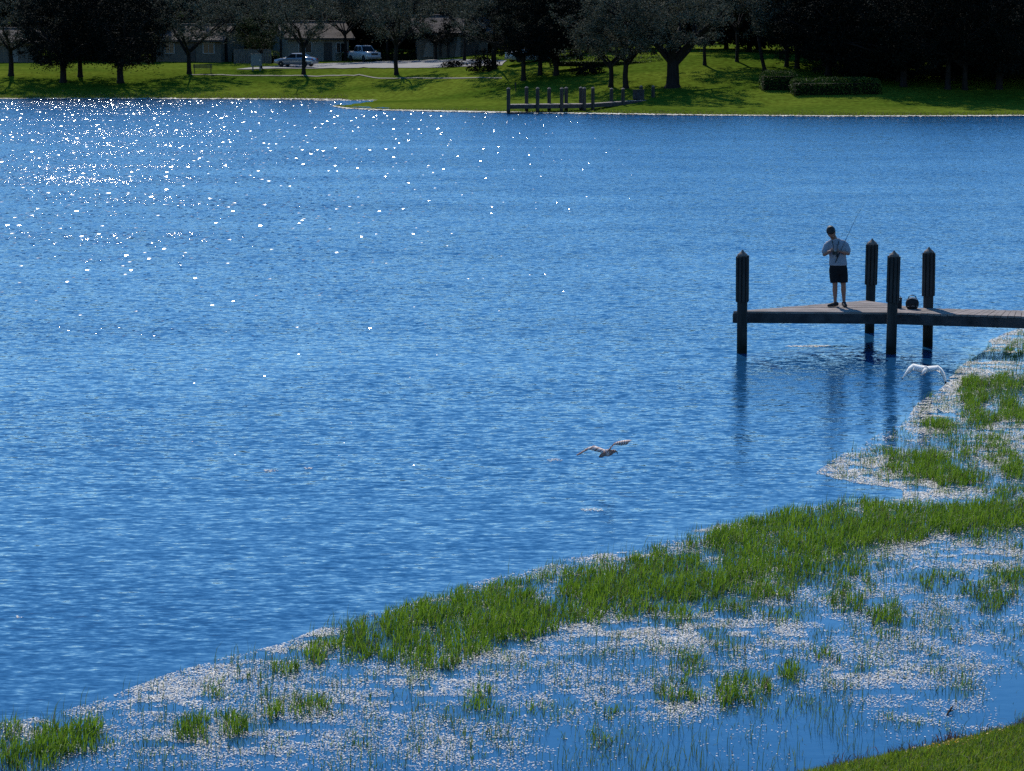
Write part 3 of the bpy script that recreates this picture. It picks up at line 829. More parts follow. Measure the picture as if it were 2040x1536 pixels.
def bush(px, py, w, h, label, leafmat='leaf_dark', n=1500, flowers=None):
    g = ground_at(px, py)
    root = empty('shrub', (g.x, g.y, g.z))
    rg = np.random.default_rng(int(px))
    d = rg.normal(size=(n, 3)); d /= np.linalg.norm(d, axis=1)[:, None]; d[:, 2] = np.abs(d[:, 2])
    lob = 1 + .25 * np.sin(4 * np.arctan2(d[:, 1], d[:, 0]) + px)
    P = d * (rg.uniform(.3, 1, n) ** .4 * lob)[:, None] * np.array([w / 2, w / 2 * .8, h])
    u = rg.normal(size=(n, 3)); u /= np.linalg.norm(u, axis=1)[:, None]
    w_ = np.cross(u, rg.normal(size=(n, 3))); w_ /= np.linalg.norm(w_, axis=1)[:, None]
    l = .2 * rg.uniform(.6, 1.3, n)[:, None]
    V = np.stack([P - u * l * .5, P + w_ * l * .25, P + u * l * .5, P - w_ * l * .25], 1).reshape(-1, 3)
    o = bpy.data.objects.new('foliage', fast_mesh('shrub_foliage', V, np.arange(len(V)).reshape(-1, 4), M[leafmat])); o.parent = root; link(o)
    mb = MB()
    for i in range(6):
        a = i * 1.05; mb.tube([(0, 0, -.1), (math.cos(a) * w * .15, math.sin(a) * w * .15, h * .45), (math.cos(a) * w * .3, math.sin(a) * w * .25, h * .8)], [.03, .02, .008], 5)
    mb.build('stems', M['bark'], root)
    if flowers:
        mb = MB()
        for i in range(70):
            a = rg.uniform(0, 6.28); q = rg.uniform(.1, .55)
            mb.box((math.cos(a) * w * q, math.sin(a) * w * q * .8, h * (1.05 - q * .6) + rg.uniform(0, .12)), (.12, .12, .06), a)
        mb.build('blossoms', M[flowers], root)
    tag(root, label, 'shrub')
bush(638, 116, 1.7, .75, 'low shrub covered in orange flowers beside the driveway', 'leaf_dark', 900, 'orange')
bush(962, 142, 3.0, 1.9, 'dark round shrub at the right end of the driveway', 'leaf_dark', 2200)
bush(905, 133, 2.4, .7, 'low straggling shrub on the driveway edge before the half-timbered house', 'leaf_dark', 700)
bush(500, 112, 3.4, 2.6, 'olive shrub behind the utility cabinet', 'leaf_olive', 2200)
bush(1170, 148, 3.0, 1.0, 'dark low shrub between the dark trunks and the paired trees', 'leaf_dark', 1500)

# ---------------------------------------------------------------- houses
def house(name, c, rz, w, dpt, h, pitch, wallmat, label, openings, over=.6, hip=False):
    """w along local x, front faces local -y; gable roof with ridge along x, tile courses stepped"""
    root = empty(name, c, rz)
    mb = MB(); mb.box((0, 0, h / 2 - .25), (w, dpt, h + .5))
    gh = pitch * dpt / 2
    for sx in (-1, 1):
        b = len(mb.v); x = sx * (w / 2 - .001)
        mb.v += [(x, -dpt / 2, h), (x, dpt / 2, h), (x, 0, h + gh), (x - sx * .2, -dpt / 2, h), (x - sx * .2, dpt / 2, h), (x - sx * .2, 0, h + gh)]
        mb.face((b, b + 1, b + 2)); mb.face((b + 3, b + 5, b + 4)); mb.face((b, b + 2, b + 5, b + 3)); mb.face((b + 1, b + 4, b + 5, b + 2))
    mb.build('wall', wallmat, root)
    rf = MB(); nc = 14
    half = dpt / 2 + over; rise = pitch * half; z0 = h - pitch * over + .05
    for sgn in (-1, 1):
        for k in range(nc):
            t0, t1 = k / nc, (k + 1) / nc + .02
            y0, y1 = sgn * -half * (1 - t0), sgn * -half * (1 - min(t1, 1))
            za, zb = z0 + rise * t0 + .09, z0 + rise * min(t1, 1) + .05
            b = len(rf.v); xw = w / 2 + over
            rf.v += [(-xw, y0, za), (xw, y0, za), (xw, y1, zb), (-xw, y1, zb), (-xw, y0, za - .08), (xw, y0, za - .08), (xw, y1, zb - .08), (-xw, y1, zb - .08)]
            for q in ((0, 1, 2, 3), (7, 6, 5, 4), (0, 4, 5, 1), (1, 5, 6, 2), (3, 7, 4, 0), (2, 6, 7, 3)): rf.face([b + i for i in q])
    ro = rf.build('roof', M['roof'], root)
    rc = MB(); rc.tube([(-w / 2 - over, 0, z0 + rise + .1), (w / 2 + over, 0, z0 + rise + .1)], .12, 8); rc.build('ridge_cap', M['roof'], ro)
    fa = MB(); fa.box((0, -half - .03, z0 - .02), (w + 2 * over, .05, .22)); fa.build('fascia_board', M['trim'], ro)
    for kind, x, z, ww, hh in openings:
        y = -dpt / 2
        if kind == 'window':
            fr = MB(); fr.box((x, y - .02, z), (ww + .14, .1, hh + .14)); wo_ = fr.build('window', M['frame'], root)
            for k in (-1, 1):
                p = MB(); p.box((x + k * ww / 4, y - .075, z), (ww / 2 - .06, .02, hh)); p.build('pane', M['glass'], wo_)
        elif kind == 'door':
            p = MB(); p.box((x, y - .03, z), (ww, .08, hh)); do = p.build('door', M['door'], root)
            hd = MB(); hd.ellipsoid((x + ww * .38, y - .1, z), (.04, .04, .04), 8, 6); hd.build('handle', M['metal'], do)
        elif kind == 'whitedoor':
            p = MB(); p.box((x, y - .03, z), (ww, .08, hh)); do = p.build('door', M['stucco_white'], root)
            p = MB(); p.box((x, y - .075, z + hh * .2), (ww * .6, .02, hh * .3)); p.box((x, y - .075, z - hh * .2), (ww * .6, .02, hh * .35)); p.build('door_panel', M['stucco_white'], do)
        elif kind == 'garage':
            do = None
            p = MB(); p.box((x, y - .02, z), (ww, .06, hh)); do = p.build('garage_door', M['door'], root)
            for k in range(4):
                p = MB(); p.box((x, y - .06, z - hh / 2 + hh * (k + .5) / 4), (ww - .06, .03, hh / 4 - .05)); p.build('panel', M['door'], do)
        elif kind == 'buttress':
            p = MB(); b = len(p.v)
            p.v += [(x - ww / 2 - .35, y - .12, 0), (x + ww / 2, y - .12, 0), (x + ww / 2, y - .12, hh), (x - ww / 2, y - .12, hh), (x - ww / 2 - .35, y, 0), (x + ww / 2, y, 0), (x + ww / 2, y, hh), (x - ww / 2, y, hh)]
            for q in ((0, 1, 2, 3), (7, 6, 5, 4), (0, 3, 7, 4), (1, 5, 6, 2), (3, 2, 6, 7), (0, 4, 5, 1)): p.face([b + i for i in q])
            p.build('buttress', M['stucco_white'], root)
        elif kind == 'post':
            p = MB(); p.box((x, y - .04, hh / 2), (ww, .1, hh)); p.build('timber_post', M['trim'], root)
    tag(root, label, 'house')
    return root

def on(px, d, extra=0.0):
    X = (px - 1020) / FPX * d
    return (X, d, float(land(X, d)) + extra)
house('bungalow', on(405, 292), R(-16), 8.0, 7.0, 2.55, .42, M['stucco'], 'pale bungalow with tiled gable roof behind the spreading tree and bench',
      [('window', -2.3, 1.5, 1.1, 1.1), ('door', .4, 1.05, .9, 2.1), ('window', 2.5, 1.5, 1.3, 1.1)])
house('bungalow', on(622, 294), R(20), 7.2, 7.0, 2.75, .46, M['stucco_white'], 'pale bungalow with tiled roof and dark window behind the silver sedan',
      [('window', -1.6, 1.55, 1.5, 1.15), ('door', 1.1, 1.05, .95, 2.1), ('window', 2.6, 1.5, 1.0, 1.0)])
house('half_timbered_house', on(900, 291), R(4), 8.0, 6.5, 2.9, .5, M['stucco'], 'pale house with dark posts and dark garage door right of the lone lawn tree',
      [('buttress', -2.6, 0, .8, 1.6), ('post', -1.4, 0, .22, 2.8), ('post', -.5, 0, .22, 2.8), ('buttress', .75, 0, .3, 2.6), ('garage', 2.1, 1.05, 1.7, 2.1)])
house('bungalow', on(20, 291), R(6), 7.0, 6.0, 2.4, .42, M['stucco'], 'shaded house with a white door at the far left of the far bank',
      [('whitedoor', 1.1, 1.05, 1.1, 2.1), ('window', -1.8, 1.4, 1.0, 1.0)])
house('bungalow', on(1290, 283), R(2), 14.0, 6.0, 2.3, .36, M['stucco'], 'long low house deep in shade behind the big oak',
      [('window', -4.0, 1.3, 1.2, 1.0), ('window', 0.5, 1.3, 1.2, 1.0), ('door', 3.0, 1.0, .9, 2.0)])

# pale garden wall between the first two houses
def garden_wall():
    a = Vector(on(470, 284)); c = Vector(on(545, 284))
    root = empty('garden_fence', ((a.x + c.x) / 2, 284, float(land((a.x + c.x) / 2, 284))))
    L = (c - a).length; n = 16
    for k in range(n):
        mb = MB(); mb.box((-L / 2 + L * (k + .5) / n, 0, .8), (L / n - .03, .04, 1.6)); mb.build('board', M['fence'], root)
    for z in (.35, 1.3):
        mb = MB(); mb.box((0, .05, z), (L, .05, .1)); mb.build('rail', M['fence'], root)
    tag(root, 'grey-brown board fence between the two pale bungalows', 'fence')
garden_wall()

# ---------------------------------------------------------------- vehicles
def car(name, c, rz, label, paint, L=4.6, W=1.8, kind='sedan', lower=None):
    root = empty(name, c, rz)      # front towards local +x
    if kind == 'sedan':
        top = [(-.50, .62), (-.485, .88), (-.40, 1.00), (-.33, 1.03), (-.16, .97), (.0, .95), (.20, .93), (.36, .86), (.47, .74), (.50, .58)]
        gl = dict(x0=-.37, x1=.20, r0=-.20, r1=.06, zb=.96, zt=1.43)
        wr = .31
    else:
        top = [(-.50, .70), (-.49, 1.08), (-.40, 1.14), (-.2, 1.14), (.0, 1.14), (.16, 1.14), (.22, 1.12), (.40, 1.07), (.48, .98), (.50, .66)]
        gl = dict(x0=-.20 if kind == 'pickup' else -.49, x1=.22, r0=-.17 if kind == 'pickup' else -.46, r1=.10, zb=1.13, zt=1.80)
        wr = .37
    body = MB(); n = len(top); ring = 8
    for i, (fx, z) in enumerate(top):
        x = fx * L; e = abs(fx) * 2
        w = W / 2 * (1 - .16 * max(0, (e - .75) / .25) ** 2)
        zb = .22 if abs(fx) < .46 else .34
        zm = .55 * zb + .45 * z
        for y, zz in ((-w * .94, zb), (-w, zm), (-w * .985, z - .08), (-w * .86, z), (w * .86, z), (w * .985, z - .08), (w, zm), (w * .94, zb)):
            body.v.append((x, y, zz))
    for i in range(n - 1):
        for k in range(ring):
            body.face((i * ring + k, i * ring + (k + 1) % ring, (i + 1) * ring + (k + 1) % ring, (i + 1) * ring + k))
    body.face(list(range(ring))); body.face([(n - 1) * ring + k for k in range(ring)][::-1])
    bo = body.build('body', paint, root, True)
    # cabin: pillars and roof, with separate panes
    x0, x1, r0, r1, zb, zt = gl['x0'] * L, gl['x1'] * L, gl['r0'] * L, gl['r1'] * L, gl['zb'] - .06, gl['zt']
    wb, wt = W / 2 * .90, W / 2 * .70
    cb = MB(); b = 0
    cb.v = [(x0, -wb, zb), (x1, -wb, zb), (x1, wb, zb), (x0, wb, zb), (r0, -wt, zt - .06), (r1, -wt, zt - .06), (r1, wt, zt - .06), (r0, wt, zt - .06),
            (r0 + .12, -wt * .85, zt), (r1 - .12, -wt * .85, zt), (r1 - .12, wt * .85, zt), (r0 + .12, wt * .85, zt)]
    for q in ((0, 1, 5, 4), (1, 2, 6, 5), (2, 3, 7, 6), (3, 0, 4, 7), (4, 5, 9, 8), (5, 6, 10, 9), (6, 7, 11, 10), (7, 4, 8, 11), (8, 9, 10, 11)): cb.face(q)
    cb.build('roof', paint, root)
    def pane(nm, quad, off, inset=.1):
        q = [Vector(p) for p in quad]; cen = sum(q, Vector()) / 4
        nrm = (q[1] - q[0]).cross(q[3] - q[0]).normalized()
        if nrm.dot(cen - Vector(((x0 + x1) / 2, 0, (zb + zt) / 2))) < 0: nrm = -nrm
        q = [cen + (p - cen) * (1 - inset) for p in q]
        mb = MB(); mb.v = [tuple(p + nrm * off) for p in q] + [tuple(p - nrm * .02) for p in q]
        for f_ in ((0, 1, 2, 3), (7, 6, 5, 4), (0, 4, 5, 1), (1, 5, 6, 2), (2, 6, 7, 3), (3, 7, 4, 0)): mb.face(f_)
        return mb.build(nm, M['glass'], root)
    V = cb.v
    pane('windscreen', (V[1], V[2], V[6], V[5]), .012, .12)
    pane('rear_window', (V[3], V[0], V[4], V[7]), .012, .14)
    for s in (0, 1):
        A, B, C_, D_ = (V[0], V[1], V[5], V[4]) if s == 0 else (V[3], V[2], V[6], V[7])
        mA = tuple((Vector(A) + Vector(B)) / 2); mD = tuple((Vector(C_) + Vector(D_)) / 2)
        pane('side_window', (A, mA, mD, D_), .012, .14); pane('side_window', (mA, B, C_, mD), .012, .14)
    for sx in (-.31, .31):
        for sy in (-1, 1):
            t = MB(); y = sy * (W / 2 - .10)
            t.lathe([(wr * .62, -.11), (wr * .94, -.11), (wr, -.06), (wr, .06), (wr * .94, .11), (wr * .62, .11)], 18, (sx * L, y, wr), 'y')
            to = t.build('tyre', M['tyre'], root)
            r_ = MB(); r_.lathe([(wr * .60, -.10), (wr * .60, .10)], 14, (sx * L, y, wr), 'y'); r_.lathe([(wr * .16, -.125), (wr * .16, .125)], 8, (sx * L, y, wr), 'y')
            r_.build('rim', M['metal'], to)
    zf = .68 if kind == 'sedan' else .92
    for sy in (-1, 1):
        mb = MB(); mb.box((L * .488, sy * W * .33, zf), (.10, .36, .15)); mb.build('headlight', M['lamp'], root)
        mb = MB(); mb.box((-L * .49, sy * W * .36, zf + .12), (.08, .28, .16)); mb.build('tail_light', M['red'], root)
        mb = MB(); mb.ellipsoid((x1 - .15, sy * (W / 2 + .06), zb + .12), (.08, .10, .07), 8, 6); mb.build('wing_mirror', paint, root)
    mb = MB(); mb.box((L * .497, 0, zf - .08), (.05, W * .42, .20)); mb.build('grille', M['black'], root)
    mb = MB(); mb.box((L * .495, 0, .42), (.10, W * .9, .16)); mb.build('bumper', M['metal'] if kind != 'sedan' else paint, root)
    mb = MB(); mb.box((-L * .495, 0, .44), (.10, W * .9, .18)); mb.build('bumper', M['metal'] if kind != 'sedan' else paint, root)
    mb = MB(); mb.box((-L * .505, 0, .62), (.02, .32, .14)); mb.build('number_plate', M['carwhite'], root)
    if kind == 'pickup':
        mb = MB(); mb.box((-.345 * L, 0, 1.145), (L * .27, W * .74, .03)); mb.build('bed_cover', M['black'], root)
    tag(root, label, 'car' if kind != 'pickup' else 'pickup')
    return root
g = ground_at(589, 134.5); car('parked_car', (g.x, g.y + .6, float(land(g.x, g.y + .6)) + .07), R(160), 'dark silver sedan with shining roof parked on the driveway behind the thin tree', M['carsilver'], 4.5, 1.8, 'sedan')
g = ground_at(722, 124); car('parked_pickup', (g.x + .15, g.y + 1.2, float(land(g.x, g.y + 1.2)) + .07), R(-58), 'white pickup with sunlit roof and bonnet parked nose towards the lake', M['carwhite'], 4.9, 1.9, 'pickup')
g = ground_at(1046, 127); car('parked_car', (g.x + .3, g.y + 1.0, float(land(g.x, g.y + 1.0)) + .05), R(205), 'pale car half hidden by the dark trunks behind the far dock', M['carwhite'], 4.4, 1.8, 'suv')

# ---------------------------------------------------------------- small things on the far lawn
def cabinet():
    g = ground_at(511, 140.5)
    root = empty('utility_cabinet', g)
    for x in (-.38, .38):
        mb = MB(); mb.box((x, 0, .2), (.12, .3, .6)); mb.build('leg', M['cabinet'], root)
    mb = MB(); mb.box((0, 0, 1.08), (1.12, .5, 1.2)); mb.build('box', M['cabinet'], root)
    mb = MB(); mb.box((0, -.27, 1.08), (.98, .03, 1.05)); d = mb.build('door', M['cabinet'], root)
    mb = MB(); mb.box((.4, -.30, 1.08), (.05, .04, .16)); mb.build('handle', M['metal'], d)
    mb = MB(); mb.box((0, -.02, 1.71), (1.2, .6, .06)); mb.build('lid', M['cabinet'], root)
    tag(root, 'blue-grey utility cabinet on two legs beside the small olive tree', 'cabinet')
cabinet()

def bench():
    g = ground_at(404, 146)
    root = empty('park_bench', g, R(8))
    for k in range(4):
        mb = MB(); mb.box((0, -.2 + k * .13, .45), (2.0, .10, .04)); mb.build('seat_slat', M['beam'], root)
    for k in range(3):
        mb = MB(); mb.box((0, .30 + k * .03, .60 + k * .13), (2.0, .035, .10)); mb.build('backrest_slat', M['beam'], root)
    for x in (-.85, .85):
        for y in (-.18, .22):
            mb = MB(); mb.box((x, y, .21), (.07, .07, .44)); mb.build('leg', M['beam'], root)
        mb = MB(); mb.tube([(x, .25, .40), (x, .33, .70), (x, .40, .95)], .035, 6); mb.build('back_post', M['beam'], root)
    tag(root, 'dark slatted park bench right of the spreading tree on the far lawn', 'bench')
bench()

def bin_():
    g = ground_at(1272, 199)
    g = Vector((g.x, g.y + .2, float(land(g.x, g.y + .2))))
    root = empty('litter_bin', g)
    mb = MB(); mb.box((0, 0, .40), (.92, .62, .72)); mb.build('liner', M['bin'], root)
    for k in range(9):
        mb = MB(); mb.box((-.44 + k * .11, -.335, .42), (.075, .03, .78)); mb.build('slat', M['beam'], root)
    mb = MB(); mb.box((0, 0, .82), (1.04, .74, .06)); mb.build('lid', M['bin'], root)
    tag(root, 'dark slatted litter bin at the shore end of the far dock', 'bin')
bin_()

def marker():
    g = ground_at(1027, 182)
    root = empty('marker_post', g)
    mb = MB(); mb.tube([(0, 0, -.2), (0, 0, .5), (.02, 0, .75)], [.035, .035, .03], 6); mb.build('post', M['trim'], root)
    mb = MB(); mb.box((0, -.02, .66), (.16, .04, .22)); mb.build('plate', M['trim'], root)
    tag(root, 'short dark marker post on the lawn behind the left end of the far dock', 'post')
marker()

# ---------------------------------------------------------------- pilings
def piling_mesh(r, h, below=.9):
    mb = MB(); mb.lathe([(r, -below), (r * 1.0, .0), (r * .98, h - .13)], 14)
    return mb.mesh('piling', M['pile_wet'], False)

def piling_parts(root, r, h, zb, near=True):
    """root is the piling object; batten sleeve from zb to h-0.1 and a pointed cap"""
    nb = 10
    bm_ = MB(); bm_.box((0, 0, 0), (.058, .034, 1.0))
    if not hasattr(piling_parts, 'bat'): piling_parts.bat = bm_.mesh('batten', M['pile'])
    for k in range(nb):
        a = 2 * math.pi * k / nb + .2
        o = bpy.data.objects.new('batten', piling_parts.bat); o.parent = root
        hh = h - .1 - zb + random.uniform(-.03, .0)
        o.location = ((r + .012) * math.cos(a), (r + .012) * math.sin(a), zb + hh / 2 + random.uniform(-.015, .015)); o.rotation_euler = (0, 0, a + math.pi / 2); o.scale = (1, 1, hh)
        link(o)
    c = MB(); c.lathe([(r * .96, h - .135), (r * 1.05, h - .10), (r * .9, h - .07), (r * .35, h - .02), (.012, h + .02)], 12); c.build('cap', M['pilecap'], root)

# ---------------------------------------------------------------- near dock
DECK_Z = .86
def clip_poly(poly, ax, lo, hi):
    def cut(P, keep, val):
        out = []
        for i in range(len(P)):
            a, c = P[i], P[(i + 1) % len(P)]
            da, dc = (a[ax] - val) * keep, (c[ax] - val) * keep
            if da >= 0: out.append(a)
            if (da > 0) != (dc > 0) and abs(da - dc) > 1e-9:
                t = da / (da - dc); out.append((a[0] + (c[0] - a[0]) * t, a[1] + (c[1] - a[1]) * t))
        return out
    P = cut(poly, 1, lo)
    return cut(P, -1, hi) if len(P) > 2 else []

def near_dock():
    o0 = at_z(1478, 702)
    root = empty('fishing_dock', (o0.x, o0.y, 0))
    ox, oy = o0.x, o0.y
    def pt(x, y): p = at_z(x, y, DECK_Z); return (p.x - ox, p.y - oy)
    L_, F_, C_, B_ = pt(1461, 620), pt(1769, 622), pt(1834, 613.5), pt(1724, 598.5)
    wn_, wf_ = pt(2040, 630.5), pt(2040, 619)
    ext = 2.6
    wn2 = (F_[0] + (wn_[0] - F_[0]) * ext, F_[1] + (wn_[1] - F_[1]) * ext)
    wf2 = (C_[0] + (wf_[0] - C_[0]) * ext, C_[1] + (wf_[1] - C_[1]) * ext)
    plat = [L_, F_, C_, B_]
    # platform boards run along the front edge
    bw = .14; y = min(p[1] for p in plat); k = 0
    rg = random.Random(3)
    ang = math.atan2(F_[1] - L_[1], F_[0] - L_[0])
    while y < max(p[1] for p in plat):
        P = clip_poly(plat, 1, y, y + bw - .012)
        if len(P) > 2:
            mb = MB(); dz = rg.uniform(-.004, .004); mb.prism(P, DECK_Z - .045 + dz, DECK_Z + dz); mb.build('deck_board', M['wood'], root)
        y += bw
    # walkway boards lie across
    A = Vector((F_[0], F_[1])); Bv = Vector((wn2[0], wn2[1])); Cc = Vector((C_[0], C_[1])); Dd = Vector((wf2[0], wf2[1]))
    nb = int((Bv - A).length / bw)
    for i in range(nb):
        t0, t1 = i / nb, (i + 1) / nb - .012 / bw / nb
        P = [A.lerp(Bv, t0), A.lerp(Bv, t1), Cc.lerp(Dd, t1), Cc.lerp(Dd, t0)]
        mb = MB(); dz = rg.uniform(-.004, .004); mb.prism([(p.x, p.y) for p in P], DECK_Z - .045 + dz, DECK_Z + dz); mb.build('deck_board', M['wood'], root)
    def beam(p, q, nm='fascia_beam', th=.07, hh=.205, inset=0.0, z=None):
        p = Vector(p); q = Vector(q); d = q - p; m_ = (p + q) / 2
        mb = MB(); mb.box((m_.x, m_.y, (z if z is not None else DECK_Z - .05 - hh / 2)), (d.length - .02, th, hh), math.atan2(d.y, d.x)); return mb.build(nm, M['beam'], root)
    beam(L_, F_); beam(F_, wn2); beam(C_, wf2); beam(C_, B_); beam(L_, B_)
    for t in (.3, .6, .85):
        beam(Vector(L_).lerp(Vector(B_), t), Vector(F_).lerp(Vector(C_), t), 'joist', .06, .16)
    # pilings
    rr_ = .112
    pm = piling_mesh(rr_, 2.2)
    for (x, yy, h) in ((1478, 703.5, 2.22), (1732, 663, 2.16), (1775, 705, 2.22), (1848, 690, 2.18)):
        p = at_z(x, yy)
        o = bpy.data.objects.new('piling', pm); o.parent = root; o.location = (p.x - ox, p.y - oy, 0); o.rotation_euler = (rg.uniform(-.012, .012), rg.uniform(-.012, .012), rg.uniform(0, 3)); link(o)
        piling_parts(o, rr_, h, 1.12)
    # pilings of the walkway beyond the frame
    for t in (.62, 1.0):
        for (s, e) in ((A, Bv), (Cc, Dd)):
            p = s.lerp(e, t)
            o = bpy.data.objects.new('piling', pm); o.parent = root; o.location = (p.x, p.y + (.16 if s is Cc else -.16), 0); link(o)
            piling_parts(o, rr_, 2.2, 1.12)
    tag(root, 'weathered wooden dock on tall battened pilings where the man is fishing', 'dock')
near_dock()

# ---------------------------------------------------------------- far dock
def far_dock():
    z = .72
    a = at_z(1010, 208.5, z); e = at_z(1168, 207, z); c = at_z(1312, 197.5, z)
    root = empty('far_dock', (a.x, a.y, 0))
    rg = random.Random(9)
    yf = lambda X: np.interp(X, [a.x, e.x, c.x], [a.y, e.y, c.y]) - a.y       # lake-side edge
    wd = lambda X: 2.0 if X < e.x else 1.45
    mb = MB(); X = a.x
    while X < c.x:
        y0, y1 = yf(X), yf(X + .13); w_ = wd(X); dz = rg.uniform(-.005, .005)
        mb.prism([(X - a.x, y0), (X + .13 - a.x, y1), (X + .13 - a.x, y1 + w_), (X - a.x, y0 + w_)], z - .05 + dz, z + dz); X += .145
    mb.build('deck', M['wood'], root)
    for p, q in ((a, e), (e, c)):
        for back in (0, 1):
            w_ = wd((p.x + q.x) / 2)
            A = Vector((p.x - a.x, yf(p.x) + back * w_)); B = Vector((q.x - a.x, yf(q.x) + back * w_)); d = B - A; m_ = (A + B) / 2
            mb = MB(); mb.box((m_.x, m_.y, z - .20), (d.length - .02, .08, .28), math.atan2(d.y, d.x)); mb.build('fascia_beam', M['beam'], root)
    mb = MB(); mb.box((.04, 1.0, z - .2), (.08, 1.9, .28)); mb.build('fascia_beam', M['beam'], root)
    pm = piling_mesh(.15, 2.0)
    cp = MB(); cp.lathe([(.14, 1.87), (.165, 1.90), (.13, 1.93), (.05, 1.98), (.01, 2.02)], 10); cpm = cp.mesh('cap', M['pilecap'])
    for x, yt in ((1013, 174), (1049, 172), (1071, 173.5), (1094, 174), (1119, 174), (1128, 173), (1157, 172.5), (1164, 173.5), (1181, 173), (1218, 175), (1241, 175), (1277, 170), (1301, 170)):
        back = x in (1049, 1094, 1128, 1157, 1218, 1277)
        dd = a.y
        for _ in range(4):
            Xp = (x - 1020) / FPX * dd * 1.0
            dd = a.y + float(yf(Xp)) + ((wd(Xp) + .18) if back else -.18)
        p = at_d(x, 215, dd); top = at_d(x, yt, dd).z
        o = bpy.data.objects.new('piling', pm); o.parent = root; o.location = (p.x - a.x, dd - a.y, 0); o.scale = (1, 1, top / 2.0); link(o)
        k = bpy.data.objects.new('cap', cpm); k.parent = o; link(k)
    tag(root, 'long low dock with many grey pilings on the far shore', 'dock')
far_dock()

# ---------------------------------------------------------------- man fishing
def remeshed(name, mb, mat, parent, vox=.012, smooth=3):
    o = mb.build(name + '_cage', mat)
    md = o.modifiers.new('r', 'REMESH'); md.mode = 'VOXEL'; md.voxel_size = vox; md.use_smooth_shade = True
    sm = o.modifiers.new('s', 'SMOOTH'); sm.factor = .5; sm.iterations = smooth
    dg = bpy.context.evaluated_depsgraph_get()
    me = bpy.data.meshes.new_from_object(o.evaluated_get(dg))
    me.name = name
    for p in me.polygons: p.use_smooth = True
    if not me.materials: me.materials.append(mat)
    bpy.data.objects.remove(o)
    n = bpy.data.objects.new(name, me); n.parent = parent
    return link(n)

def tube_s(mb, pts, rad, n=12):
    mb.tube(pts, rad, n, True)
    for p, r_ in ((pts[0], rad[0]), (pts[-1], rad[-1])): mb.ellipsoid(p, (r_ * .98,) * 3, 10, 8)

def loft(mb, rings, n=18):
    b = len(mb.v)
    for (cx, cy, cz, rx, ry) in rings:
        for k in range(n):
            a = 2 * math.pi * k / n
            mb.v.append((cx + rx * math.cos(a), cy + ry * math.sin(a), cz))
    for i in range(len(rings) - 1):
        for k in range(n):
            mb.face((b + i * n + k, b + i * n + (k + 1) % n, b + (i + 1) * n + (k + 1) % n, b + (i + 1) * n + k))
    mb.face([b + k for k in range(n)][::-1]); mb.face([b + (len(rings) - 1) * n + k for k in range(n)])

